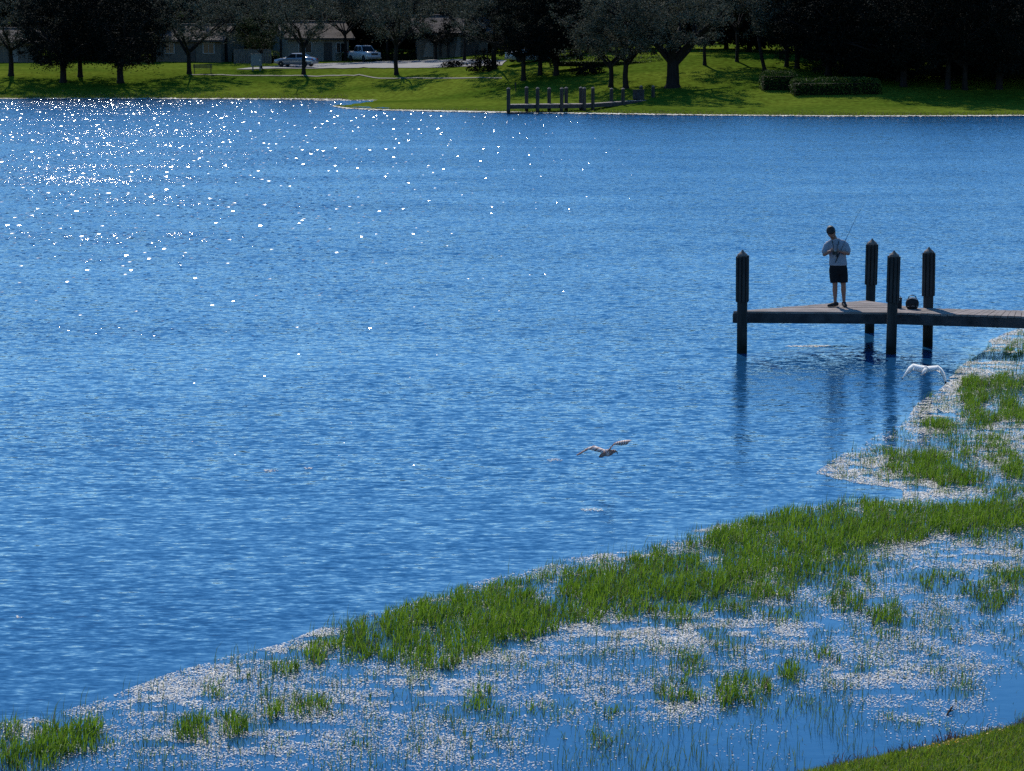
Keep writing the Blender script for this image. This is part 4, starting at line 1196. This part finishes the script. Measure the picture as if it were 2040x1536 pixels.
def man():
    g = at_z(1668, 611, DECK_Z)
    root = empty('person', (g.x, g.y, DECK_Z + .004))
    root.scale = (1.0, 1.0, 1.02)
    # --- body: one skin surface (head, neck, trunk, arms, hands, legs)
    mb = MB()
    loft(mb, [(.00, .0, .82, .145, .105), (.00, .0, .92, .15, .11), (-.01, .0, 1.05, .145, .105), (-.03, .0, 1.22, .165, .115), (-.045, .005, 1.36, .165, .105), (-.06, .0, 1.43, .10, .075)])
    tube_s(mb, [(-.07, .0, 1.40), (-.10, -.02, 1.48), (-.155, -.06, 1.56)], [.075, .066, .066])
    hr = Matrix.Rotation(R(38), 3, 'X') @ Matrix.Rotation(R(14), 3, 'Z') @ Matrix.Rotation(R(-14), 3, 'Y')
    hc = Vector((-.172, -.105, 1.612))
    mb.ellipsoid(hc, (.090, .106, .132), 18, 14, hr)
    mb.ellipsoid(hc + hr @ Vector((0, -.045, -.062)), (.048, .046, .050), 12, 10, hr)         # jaw
    mb.ellipsoid(hc + hr @ Vector((0, -.102, -.018)), (.013, .020, .026), 10, 8, hr)           # nose
    mb.ellipsoid(hc + hr @ Vector((0, -.088, .022)), (.055, .014, .012), 10, 8, hr)            # brow
    mb.ellipsoid(hc + hr @ Vector((0, -.088, -.066)), (.024, .010, .009), 10, 8, hr)           # mouth
    for s in (-1, 1): mb.ellipsoid(hc + hr @ Vector((s * .078, .005, -.01)), (.012, .022, .032), 8, 8, hr)
    sh = {-1: Vector((-.235, .0, 1.365)), 1: Vector((.135, .01, 1.375))}
    el = {-1: Vector((-.315, -.06, 1.135)), 1: Vector((.215, -.05, 1.155))}
    wr = {-1: Vector((-.215, -.275, 1.225)), 1: Vector((.005, -.275, 1.225))}
    hd = {-1: Vector((-.165, -.335, 1.245)), 1: Vector((-.075, -.345, 1.235))}
    for s in (-1, 1):
        tube_s(mb, [sh[s], sh[s].lerp(el[s], .5), el[s]], [.055, .050, .040])
        tube_s(mb, [el[s], el[s].lerp(wr[s], .4), wr[s]], [.042, .043, .028])
        pal = wr[s].lerp(hd[s], .55)
        dirn = (hd[s] - wr[s]).normalized()
        side = dirn.cross(Vector((0, 0, 1))).normalized()
        upv = side.cross(dirn).normalized()
        mb.ellipsoid(pal, (.036, .036, .030), 10, 8)
        # four fingers curling round the camera, unequal, and a thumb off the side of the palm
        for i, ln in enumerate((.060, .070, .064, .050)):
            b0 = pal + dirn * .025 + upv * (.026 - .017 * i)
            b1 = b0 + dirn * ln * .55 + side * s * .004
            b2 = b1 + dirn * ln * .20 + side * s * -.030
            b3 = b2 - dirn * ln * .15 + side * s * -.016
            tube_s(mb, [b0, b1, b2, b3], [.0095, .009, .0085, .0075], 7)
        t0 = pal + upv * .018 - dirn * .012
        tube_s(mb, [t0, t0 + upv * .030 + dirn * .022, t0 + upv * .036 + dirn * .052], [.012, .011, .009], 7)
    hip = {-1: Vector((-.075, .0, .84)), 1: Vector((.085, .0, .84))}
    kn = {-1: Vector((-.062, -.03, .47)), 1: Vector((.125, -.02, .47))}
    an = {-1: Vector((-.045, .02, .085)), 1: Vector((.150, .02, .085))}
    for s in (-1, 1):
        tube_s(mb, [hip[s], hip[s].lerp(kn[s], .5), kn[s]], [.088, .078, .056])
        c1_ = kn[s].lerp(an[s], .3) + Vector((0, .022, 0)); c2_ = kn[s].lerp(an[s], .65) + Vector((0, .008, 0))
        tube_s(mb, [kn[s], c1_, c2_, an[s]], [.054, .058, .043, .034])
        toe = Vector((-.09, -.09, .04)) if s < 0 else Vector((.02, -.12, .04))
        tube_s(mb, [an[s] - Vector((0, 0, .03)), an[s] + Vector((toe.x * .8, toe.y * .8, -.045))], [.038, .030])
    remeshed('body', mb, M['skin'], root, .0085, 2)
    # --- T-shirt
    mb = MB()
    loft(mb, [(.005, .0, .90, .205, .150), (.0, .0, .95, .200, .150), (-.01, .0, 1.08, .185, .142), (-.03, .005, 1.22, .195, .148), (-.045, .01, 1.34, .205, .140), (-.05, .01, 1.42, .16, .11), (-.075, -.005, 1.485, .082, .078)])
    for s in (-1, 1):
        e = sh[s].lerp(el[s], .72)
        tube_s(mb, [sh[s] + Vector((-s * .05, 0, .0)), sh[s].lerp(el[s], .2), e], [.080, .080, .082])
    for k in range(5):      # hanging folds
        a = -1.9 + k * .5
        tube_s(mb, [(.19 * math.cos(a), .135 * math.sin(a), .91), (.16 * math.cos(a + .25), .128 * math.sin(a + .25), 1.15)], [.016, .008], 7)
    remeshed('t_shirt', mb, M['shirt'], root, .011, 2)
    # --- shorts
    mb = MB()
    loft(mb, [(.005, .0, .70, .18, .12), (.005, .0, .80, .205, .145), (.005, .0, .92, .185, .135)])
    for s in (-1, 1):
        e = hip[s].lerp(kn[s], .86)
        mb.tube([hip[s] + Vector((s * .01, 0, -.02)), hip[s].lerp(kn[s], .5) + Vector((s * .008, 0, 0)), e], [.115, .112, .105], 14)
    remeshed('shorts', mb, M['shorts'], root, .011, 2)
    # --- shoes
    for s in (-1, 1):
        mb = MB(); toe = Vector((-.16, -.13, 0)) if s < 0 else Vector((.015, -.20, 0))
        a0 = an[s].copy(); a0.z = .05
        heel = a0 - toe.normalized() * .05
        tip = a0 + toe
        mb.ellipsoid((heel.x, heel.y, .05), (.046, .046, .05), 12, 8)
        tube_s(mb, [heel + Vector((0, 0, -.005)), a0.lerp(tip, .5) + Vector((0, 0, -.008)), tip + Vector((0, 0, -.018))], [.046, .046, .034])
        mb.tube([an[s] + Vector((0, 0, -.02)), an[s] + Vector((0, 0, .015))], [.05, .048], 12)
        for v_i in range(len(mb.v)):
            x, y, z = mb.v[v_i]; mb.v[v_i] = (x, y, max(z, .006))
        remeshed('shoe', mb, M['shoe'], root, .009, 1)
    # --- hair
    mb = MB()
    mb.ellipsoid(hc + hr @ Vector((0, .022, .036)), (.101, .108, .122), 18, 14, hr)
    mb.ellipsoid(hc + hr @ Vector((0, -.062, .078)), (.080, .048, .044), 12, 10, hr)
    mb.ellipsoid(hc + hr @ Vector((0, .075, -.035)), (.075, .036, .060), 12, 10, hr)
    remeshed('hair', mb, M['hair'], root, .009, 1)
    tag(root, 'man in grey-white T-shirt and black shorts looking down at his hands on the dock', 'person')

    # --- camera hanging on a neck strap, held in both hands
    cm = empty('camera', (g.x - .12, g.y - .375, DECK_Z + 1.225))
    m1 = MB(); m1.box((0, 0, 0), (.12, .05, .075)); bo = m1.build('body', M['black'], cm)
    m1 = MB(); m1.lathe([(.032, -.08), (.034, -.03), (.030, -.02)], 12, (0, 0, 0), 'y'); m1.build('lens', M['black'], cm)
    m1 = MB(); m1.box((0, 0, .045), (.045, .04, .02)); m1.build('viewfinder', M['metal'], cm)
    for s, x0 in ((-1, -.055), (1, .055)):
        m1 = MB(); m1.tube([(x0, 0, .03), (x0 * .7 + .02, .12, .12), (.04 + s * .07, .235, .20), (.04 + s * .075, .29, .235), (.05 + s * .05, .36, .26)], .011, 6); m1.build('strap', M['black'], cm)
    tag(cm, 'small dark camera held at the chest on a neck strap', 'camera')

    # --- fishing rod tucked under the arm
    p0 = at_d(1664, 523, g.y - .20); p1 = at_d(1706, 432, g.y - .02)
    rd = empty('fishing_rod', p0)
    v_ = p1 - p0
    m1 = MB(); m1.tube([(0, 0, 0), tuple(v_ * .22)], [.014, .012], 8); m1.build('grip', M['black'], rd)
    m1 = MB(); m1.tube([tuple(v_ * .2), tuple(v_ * .6), tuple(v_), tuple(v_ * 1.35 + Vector((.05, 0, 0)))], [.006, .0045, .003, .0015], 6); m1.build('blank', M['black'], rd)
    m1 = MB(); c_ = v_ * .16; m1.lathe([(.02, -.03), (.032, -.025), (.032, .025), (.02, .03)], 10, (c_.x - .03, c_.y - .03, c_.z), 'x'); re = m1.build('reel', M['black'], rd)
    m1 = MB(); m1.tube([(c_.x - .06, c_.y - .03, c_.z), (c_.x - .09, c_.y - .03, c_.z), (c_.x - .09, c_.y - .03, c_.z - .05)], .006, 6); m1.build('crank', M['metal'], re)
    for t in (.4, .6, .8, 1.0):
        m1 = MB(); q = v_ * t
        ring = [(q.x + .012 * math.cos(a), q.y - .012 + .012 * math.sin(a), q.z) for a in np.linspace(0, 2 * math.pi, 9)]
        m1.tube(ring, .0025, 4); m1.build('guide', M['metal'], rd)
    tag(rd, 'thin dark fishing rod tucked under the arm of the man on the dock', 'fishing rod')
man()

# ---------------------------------------------------------------- bag and box on the dock
def bag():
    p = at_z(1817, 615.5, DECK_Z)
    root = empty('duffel_bag', (p.x, p.y, DECK_Z + .004))
    mb = MB(); loft(mb, [(0, 0, .0, .105, .095), (0, 0, .05, .140, .12), (0, 0, .13, .150, .125), (0, 0, .20, .125, .105), (0, 0, .245, .07, .06), (0, 0, .255, .02, .02)])
    remeshed('body', mb, M['darkcloth'], root, .012, 2)
    mb = MB(); mb.tube([(-.085, -.07, .225), (-.03, -.095, .245), (.05, -.09, .235), (.10, -.06, .205)], [.008, .014, .016, .008], 6); mb.build('pale_flap', M['palecloth'], root)
    mb = MB(); mb.tube([(-.10, 0, .20), (-.07, 0, .275), (0, 0, .30), (.07, 0, .275), (.10, 0, .20)], .010, 6); mb.build('handle', M['black'], root)
    mb = MB(); mb.tube([(-.12, -.075, .06), (0, -.125, .075), (.12, -.075, .06)], .007, 5); mb.build('zip', M['metal'], root)
    tag(root, 'round dark bag with a pale flap standing on the dock between two pilings', 'bag')
    p = at_z(1790, 613.5, DECK_Z)
    root = empty('tackle_box', (p.x, p.y, DECK_Z + .004))
    mb = MB(); mb.box((0, 0, .10), (.12, .16, .20)); mb.build('case', M['darkcloth'], root)
    mb = MB(); mb.box((0, 0, .216), (.13, .17, .03)); l_ = mb.build('lid', M['black'], root)
    mb = MB(); mb.tube([(-.04, 0, .23), (-.03, 0, .26), (.03, 0, .26), (.04, 0, .23)], .008, 6); mb.build('handle', M['black'], l_)
    mb = MB(); mb.box((0, -.086, .19), (.03, .012, .035)); mb.build('latch', M['metal'], root)
    tag(root, 'small dark tackle box tucked behind the front right piling of the dock', 'tackle box')
bag()

# ---------------------------------------------------------------- birds
def bird(name, label, dist, wings, spine, mats, extra=()):
    """wings: list of (list of (lead px, trail px, depth lead, depth trail, material)), spine rings (px, py, depth, radius)"""
    c = at_d(spine[0][0], spine[0][1], dist)
    mb = MB()
    def P(x, y, d): p = at_d(x, y, dist + d); return p - c
    for w in wings:
        prev = None
        for i in range(len(w) - 1):
            a, e = w[i], w[i + 1]
            L0, T0, L1, T1 = P(*a[0], a[2]), P(*a[1], a[3]), P(*e[0], e[2]), P(*e[1], e[3])
            mb.cur = a[4]
            n = (L1 - L0).cross(T0 - L0).normalized() * .004
            if n.z < 0: n = -n
            mid0, mid1 = L0.lerp(T0, .35) + n * 3, L1.lerp(T1, .35) + n * 3
            b = len(mb.v)
            mb.v += [tuple(q) for q in (L0, mid0, T0, L1, mid1, T1, L0.lerp(T0, .35) - n, L1.lerp(T1, .35) - n)]
            mb.face((b, b + 3, b + 4, b + 1)); mb.face((b + 1, b + 4, b + 5, b + 2)); mb.face((b, b + 6, b + 7, b + 3)); mb.face((b + 6, b + 2, b + 5, b + 7))
    n = 10
    mb.cur = 0
    pts = [(P(x, y, d), r_, m_) for x, y, d, r_, m_ in spine]
    for i in range(len(pts) - 1):
        mb.cur = pts[i][2]
        mb.tube([pts[i][0], pts[i + 1][0]], [pts[i][1], pts[i + 1][1]], n, True)
    for pl, rad, m_ in extra:
        mb.cur = m_; mb.tube([P(*q) for q in pl], rad, 6)
    me = mb.mesh(name, mats, True)
    bm = bmesh.new(); bm.from_mesh(me); bmesh.ops.remove_doubles(bm, verts=bm.verts, dist=.001); bm.to_mesh(me); bm.free()
    o = link(bpy.data.objects.new(name, me)); o.location = c
    tag(o, label, 'bird', 'birds flying low over the lake')
    return o

def interp_wing(keys, n, mat_of, zig=0.0):
    """keys: (lead, trail, dl, dt); n stations; mat_of(i) picks the feather colour; zig scallops the trailing edge"""
    out = []; m_ = len(keys) - 1
    for i in range(n + 1):
        t = i / n * m_; k = min(int(t), m_ - 1); f_ = t - k
        A, B = keys[k], keys[k + 1]
        lp = lambda a, b_: a + (b_ - a) * f_
        z = zig * (1 if i % 2 else 0)
        out.append(((lp(A[0][0], B[0][0]), lp(A[0][1], B[0][1])), (lp(A[1][0], B[1][0]), lp(A[1][1], B[1][1]) - z), lp(A[2], B[2]), lp(A[3], B[3]), mat_of(i)))
    return out
# white bird: wings arched down, black wing tips
wl = interp_wing([((1842, 728.5), (1838, 743), .10, -.10), ((1832, 727), (1832, 741.5), .11, -.10), ((1819, 724.2), (1819, 738.5), .12, -.08), ((1810, 731), (1813, 743), .12, -.05), ((1803, 743), (1804, 748), .10, -.02), ((1797, 756), (1797.4, 757), .08, .04)], 20, lambda i: 1 if i >= 19 else 0, .0)
wr_ = interp_wing([((1846, 729.5), (1845, 742.5), .10, -.10), ((1857, 728.8), (1856, 740), .11, -.10), ((1869, 727.6), (1866, 739), .12, -.09), ((1876, 733.5), (1872, 742), .12, -.07), ((1882, 743), (1878, 752), .10, -.04), ((1885.5, 757), (1881.5, 762), .08, .0), ((1885, 764), (1883, 765), .06, .02)], 24, lambda i: 1 if i >= 20 else 0, .0)
bird('white_bird', 'white bird with dark wing tips gliding low beside the dock', 46.0, [wl, wr_],
     [(1844, 735.5, -.02, .050, 0), (1843.5, 735, .12, .062, 0), (1843, 736.5, .26, .040, 0), (1842.5, 739, .36, .022, 0), (1842, 741, .44, .030, 0), (1842, 743, .48, .012, 0)],
     [M['feather_white'], M['feather_dark'], M['bill']],
     [([(1844, 736, -.02), (1840, 741, -.12), (1836.5, 746, -.20)], [.045, .030, .014], 0), ([(1838, 744, -.1), (1834, 747.5, -.2)], .007, 2), ([(1839, 744.5, -.1), (1843, 748, -.2)], .007, 2)])
# brown bird: banking, pale rump and pale flight feathers, curved bill
wl = interp_wing([((1209, 897), (1200, 903), .06, -.10), ((1199, 893), (1190, 900.5), .08, -.10), ((1184, 887.5), (1174, 896), .10, -.08), ((1172, 891), (1166, 899.5), .09, -.06), ((1160, 899), (1157, 905), .06, -.03), ((1148.5, 906.5), (1150, 908), .03, .0)], 24,
                 lambda i: 2 if i < 12 and i % 3 else (1 if i % 4 else 2) if i < 20 else 1, .6)
wr_ = interp_wing([((1215, 897.5), (1208, 903), .04, -.12), ((1220, 889), (1213, 896), .0, -.14), ((1226, 881), (1224, 887), -.04, -.16), ((1238, 877.5), (1237, 887.5), -.06, -.18), ((1250, 876.2), (1249, 886.5), -.08, -.18), ((1258, 876.4), (1254, 881), -.08, -.14)], 26,
                  lambda i: 1 if i < 10 else (2 if i % 2 else 1), 1.2)
bird('brown_bird', 'brown and cream bird with a pale rump flying low over open water', 38.0, [wl, wr_],
     [(1205, 902.5, -.02, .050, 2), (1211, 902, .0, .058, 1), (1217, 901, .02, .045, 1), (1221, 899.5, .03, .028, 1), (1224.5, 898.6, .03, .030, 1), (1226.8, 899.2, .03, .014, 1)],
     [M['feather_white'], M['feather_brown'], M['feather_cream'], M['feather_dark']],
     [([(1226.5, 899.2, .03), (1229.5, 901, .03), (1230.2, 905, .03)], [.012, .008, .004], 3), ([(1205, 903, -.02), (1199, 907.5, -.05), (1193.5, 910.5, -.06)], [.045, .034, .012], 1)])

# ---------------------------------------------------------------- marsh plants (uncountable)
def blades(name, X, Y, Z, H, mat, width, lean=.28, rg=RNG, matidx=None, wind=(.10, 0)):
    n = len(X)
    a = rg.uniform(0, 2 * math.pi, n)
    tilt = np.abs(rg.normal(0, lean, n))
    dx = np.cos(a) * tilt + wind[0]; dy = np.sin(a) * tilt + wind[1]
    fa = rg.uniform(0, math.pi, n)
    wx, wy = np.cos(fa) * width / 2, np.sin(fa) * width / 2
    if hasattr(width, '__len__'): pass
    base = np.stack([X, Y, Z], -1)
    side = np.stack([wx, wy, np.zeros(n)], -1)
    mid = base + np.stack([dx * H * .35, dy * H * .35, H * .55], -1)
    tip = base + np.stack([dx * H * 1.1, dy * H * 1.1, H * (1 - .35 * tilt)], -1)
    V = np.stack([base - side, base + side, mid + side * .8, mid - side * .8, tip], 1).reshape(-1, 3)
    k = np.arange(n)[:, None] * 5
    F = np.concatenate([k + np.array([[0, 1, 2]]), k + np.array([[0, 2, 3]]), k + np.array([[3, 2, 4]])], 1).reshape(-1, 3)
    me = fast_mesh(name, V, F, mat, False, None if matidx is None else np.repeat(matidx, 3))
    return link(bpy.data.objects.new(name, me))

def marsh():
    N = 1500000
    Y = RNG.uniform(21.5, 60, N); X = RNG.uniform(-.23, .24, N) * Y
    # even density over the ground: keep in proportion to distance
    keep = RNG.random(N) < Y / 60
    X, Y = X[keep], Y[keep]
    px, py = to_px(X, Y, np.zeros_like(X))
    ok = (px > -120) & (px < 2160) & (py < 1640) & marsh_in(px, py)
    X, Y, px, py = X[ok], Y[ok], px[ok], py[ok]
    d = grass_density(px, py, X, Y)
    k = RNG.random(len(X)) < d * .70
    X, Y, d, px, py = X[k], Y[k], d[k], px[k], py[k]
    n = fbm(X * 1.1, Y * .9, 91)
    H = (.075 + .13 * d) * RNG.uniform(.55, 1.25, len(X)) * (.7 + .6 * n)
    H = np.where(Y > 38, H * 1.05, H)
    r = RNG.random(len(X))
    mi = np.where(r < .06, 2, np.where(r < .06 + .8 * np.clip(1.0 - d * 1.15, 0, 1), 1, 0))
    o = blades('marsh_grass', X, Y, np.full(len(X), -.03), H, [M['grass_blade'], M['reed_blade'], M['dry_blade']], np.where(d > .5, .012, .008), .5, matidx=mi)
    tag(o, 'bright green marsh grass growing in tufts out of the shallows', 'grass', kind='stuff')
    print('marsh blades', len(X))
    # sparse single reeds at the lake edge and in the puddle
    N = 60000
    Y = RNG.uniform(21.5, 58, N); X = RNG.uniform(-.23, .24, N) * Y
    px, py = to_px(X, Y, np.zeros_like(X))
    dens = marsh_in(px, py) * np.clip((fbm(X * 1.5, Y, 15) - .42) * 4, 0, 1)
    k = RNG.random(N) < dens * .6
    X, Y = X[k], Y[k]
    o = blades('reeds', X, Y, np.full(len(X), -.03), RNG.uniform(.08, .32, len(X)), M['reed_blade'], .007, .26)
    tag(o, 'thin dark reeds standing singly in the shallow water', 'reeds', kind='stuff')

def floating():
    N = 8000000
    Y = RNG.uniform(21.5, 62, N); X = RNG.uniform(-.23, .26, N) * Y
    keep = RNG.random(N) < Y / 62 * .8 * np.interp(Y, [24, 34, 50], [1, .8, .5])
    X, Y = X[keep], Y[keep]
    px, py = to_px(X, Y, np.zeros_like(X))
    near = marsh_in(px, py)
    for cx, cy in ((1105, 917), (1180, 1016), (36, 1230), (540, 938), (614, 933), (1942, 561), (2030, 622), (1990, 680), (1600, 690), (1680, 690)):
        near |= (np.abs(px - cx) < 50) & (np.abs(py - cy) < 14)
    near &= (px > -60) & (px < 2160) & (py < 1600)
    X, Y, px, py = X[near], Y[near], px[near], py[near]
    d = flake_density(px, py, X, Y)
    # small drifting rafts out on the open water and the patch behind the dock; last, a glint strip painted in pale flecks
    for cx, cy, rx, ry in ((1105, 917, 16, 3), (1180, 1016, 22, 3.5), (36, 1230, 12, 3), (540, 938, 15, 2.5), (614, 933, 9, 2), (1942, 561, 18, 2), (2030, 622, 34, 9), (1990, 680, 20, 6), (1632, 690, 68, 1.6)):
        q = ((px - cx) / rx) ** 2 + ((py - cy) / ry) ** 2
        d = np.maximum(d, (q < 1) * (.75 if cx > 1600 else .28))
    k = RNG.random(len(X)) < d
    X, Y = X[k], Y[k]; n = len(X)
    s = RNG.uniform(.003, .0105, n) * np.interp(Y, [22, 30, 50], [.8, 1.0, 1.7])
    nv = 4
    a0 = RNG.uniform(0, 6.28, n)
    V = np.zeros((n, nv, 3))
    tx, ty = RNG.normal(0, .05, n), RNG.normal(.0, .06, n)
    for i in range(nv):
        a = a0 + i * 2 * math.pi / nv
        r = s * RNG.uniform(.6, 1.3, n)
        V[:, i, 0] = X + np.cos(a) * r * 1.5; V[:, i, 1] = Y + np.sin(a) * r
        V[:, i, 2] = .006 + (V[:, i, 0] - X) * tx + (V[:, i, 1] - Y) * ty + RNG.uniform(0, .003, n)
    me = fast_mesh('floating_glint_mat', V.reshape(-1, 3), np.arange(n * nv).reshape(-1, nv), M['mat'])
    o = link(bpy.data.objects.new('floating_glint_mat', me))
    tag(o, 'flecks of plant matter floating in drifts among the marsh grass, coloured pale as sun glints', 'floating debris', kind='stuff')
    print('flakes', n)
marsh(); floating()

# pale wash line along the far shore, its sun glints painted as flecks
def shoreline():
    V = []
    def add(X, Y, n):
        for i in range(n): pass
    xs = []
    N = 26000
    X = RNG.uniform(-62, 62, N)
    yf = front_y(X)
    Y = yf + RNG.normal(-.35, .35, N)
    # the inlet's back shore
    m_ = RNG.random(N) < .012
    X = np.where(m_, RNG.uniform(TIPX - 3, INX, N), X); Y = np.where(m_, 239.4 + RNG.normal(0, .25, N), Y)
    # pale flecks painted as scattered glints before the far dock
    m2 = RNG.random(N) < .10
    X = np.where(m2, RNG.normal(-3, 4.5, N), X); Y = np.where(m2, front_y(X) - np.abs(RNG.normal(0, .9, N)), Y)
    k = RNG.random(N) < np.clip(.25 + 1.2 * fbm(X * .35, X * 0 + 3, 8), 0, 1)
    X, Y = X[k], Y[k]; n = len(X)
    z = np.maximum(land(X, Y), 0) + .025
    s = RNG.uniform(.04, .13, n)
    V = np.zeros((n, 4, 3))
    for i, (ax, ay) in enumerate(((-1, 0), (0, -1), (1, 0), (0, 1))):
        V[:, i, 0] = X + ax * s * 1.4; V[:, i, 1] = Y + ay * s; V[:, i, 2] = z + RNG.uniform(0, .05, n)
    o = link(bpy.data.objects.new('shore_wash', fast_mesh('shore_wash', V.reshape(-1, 3), np.arange(n * 4).reshape(-1, 4), M['mat'])))
    tag(o, 'thin pale line of wash and painted sun glints along the far shore', 'shore wash and glints', kind='stuff')
    # rough grass fringe on the far shore
    N = 60000
    X = RNG.uniform(-62, 62, N); Y = front_y(X) + np.abs(RNG.normal(0, 1.6, N)) + .1
    Z = land(X, Y); k = Z > -.02; X, Y, Z = X[k], Y[k], Z[k]
    o = blades('shore_grass', X, Y, Z - .02, RNG.uniform(.06, .22, len(X)), [M['bank_blade'], M['dry_blade']], .035, .3, matidx=(RNG.random(len(X)) < .3).astype(int))
    tag(o, 'rough grass fringe along the far shore', 'grass', kind='stuff')
shoreline()

def bank_plants():
    N = 130000
    X = RNG.uniform(1.0, 8.5, N); T = RNG.uniform(-.05, 4.5, N) 
    Y = bank_edge(X) - T
    k = RNG.random(N) < np.clip(.35 + fbm(X * 2, Y * 2, 19), 0, 1)
    X, Y, T = X[k], Y[k], T[k]
    Z = bank_z(X, Y)
    o = blades('bank_grass', X, Y, Z - .01, RNG.uniform(.04, .12, len(X)) * (.7 + .8 * fbm(X * 3, Y * 3, 29)), [M['bank_blade'], M['dry_blade'], M['grass_blade']], .010, .55,
               matidx=RNG.choice(3, len(X), p=[.70, .06, .24]))
    tag(o, 'dense short grass on the near bank in the lower right corner', 'grass', kind='stuff')
    # reddish-brown weeds along the water's edge
    N = 16000
    X = RNG.uniform(.6, 8.5, N); Y = bank_edge(X) + RNG.normal(.05, .16, N)
    k = RNG.random(N) < np.clip((fbm(X * 2.2, X * 0, 39) - .40) * 4, 0, .7)
    X, Y = X[k], Y[k]
    o = blades('edge_weeds', X, Y, np.maximum(bank_z(X, Y), -.02), RNG.uniform(.02, .17, len(X)) * (.3 + 1.2 * fbm(X * 4, X * 0, 49)), M['weed'], .010, .75)
    tag(o, 'dark reddish weeds along the edge of the near bank', 'weeds', kind='stuff')
    # small yellow flowers
    V = []; F = []; cs = []
    for cx, cy, n, sx, sy in ((1868, 1516, 70, 40, 9), (1905, 1508, 40, 34, 9), (1690, 1540, 14, 14, 3), (1990, 1494, 16, 34, 9)):
        for i in range(n):
            p = at_z(cx + RNG.normal(0, sx), cy + RNG.normal(0, sy), .2)
            if p.y > bank_edge(p.x) - .05: continue
            z = float(bank_z(p.x, p.y)) + RNG.uniform(.05, .10)
            cs.append((p.x, p.y, z))
    for c in cs:
        b = len(V); r = RNG.uniform(.007, .013); t = RNG.normal(0, .5, 2)
        for k in range(10):
            a = 2 * math.pi * k / 10; q = r if k % 2 == 0 else r * .55
            V.append((c[0] + q * math.cos(a), c[1] + q * math.sin(a), c[2] + q * (t[0] * math.cos(a) + t[1] * math.sin(a))))
        F.append(list(range(b, b + 10)))
    me = fast_mesh('yellow_flowers', np.array(V), np.array(F), M['petal'])
    o = link(bpy.data.objects.new('yellow_flowers', me))
    tag(o, 'tiny yellow flowers scattered in the grass of the near bank', 'flowers', kind='stuff')
bank_plants()

# floating dark stick in the puddle
p = at_z(1893, 1421)
mb = MB(); mb.tube([(-.06, -.10, -.01), (-.02, -.02, .02), (.02, .05, .04), (.05, .12, .05)], [.006, .013, .012, .004], 6)
mb.tube([(.0, .0, .02), (.05, .01, .04)], [.008, .003], 5)
o = mb.build('floating_stick', M['bark']); o.location = p
tag(o, 'short dark stick poking out of the calm puddle near the bank', 'stick')
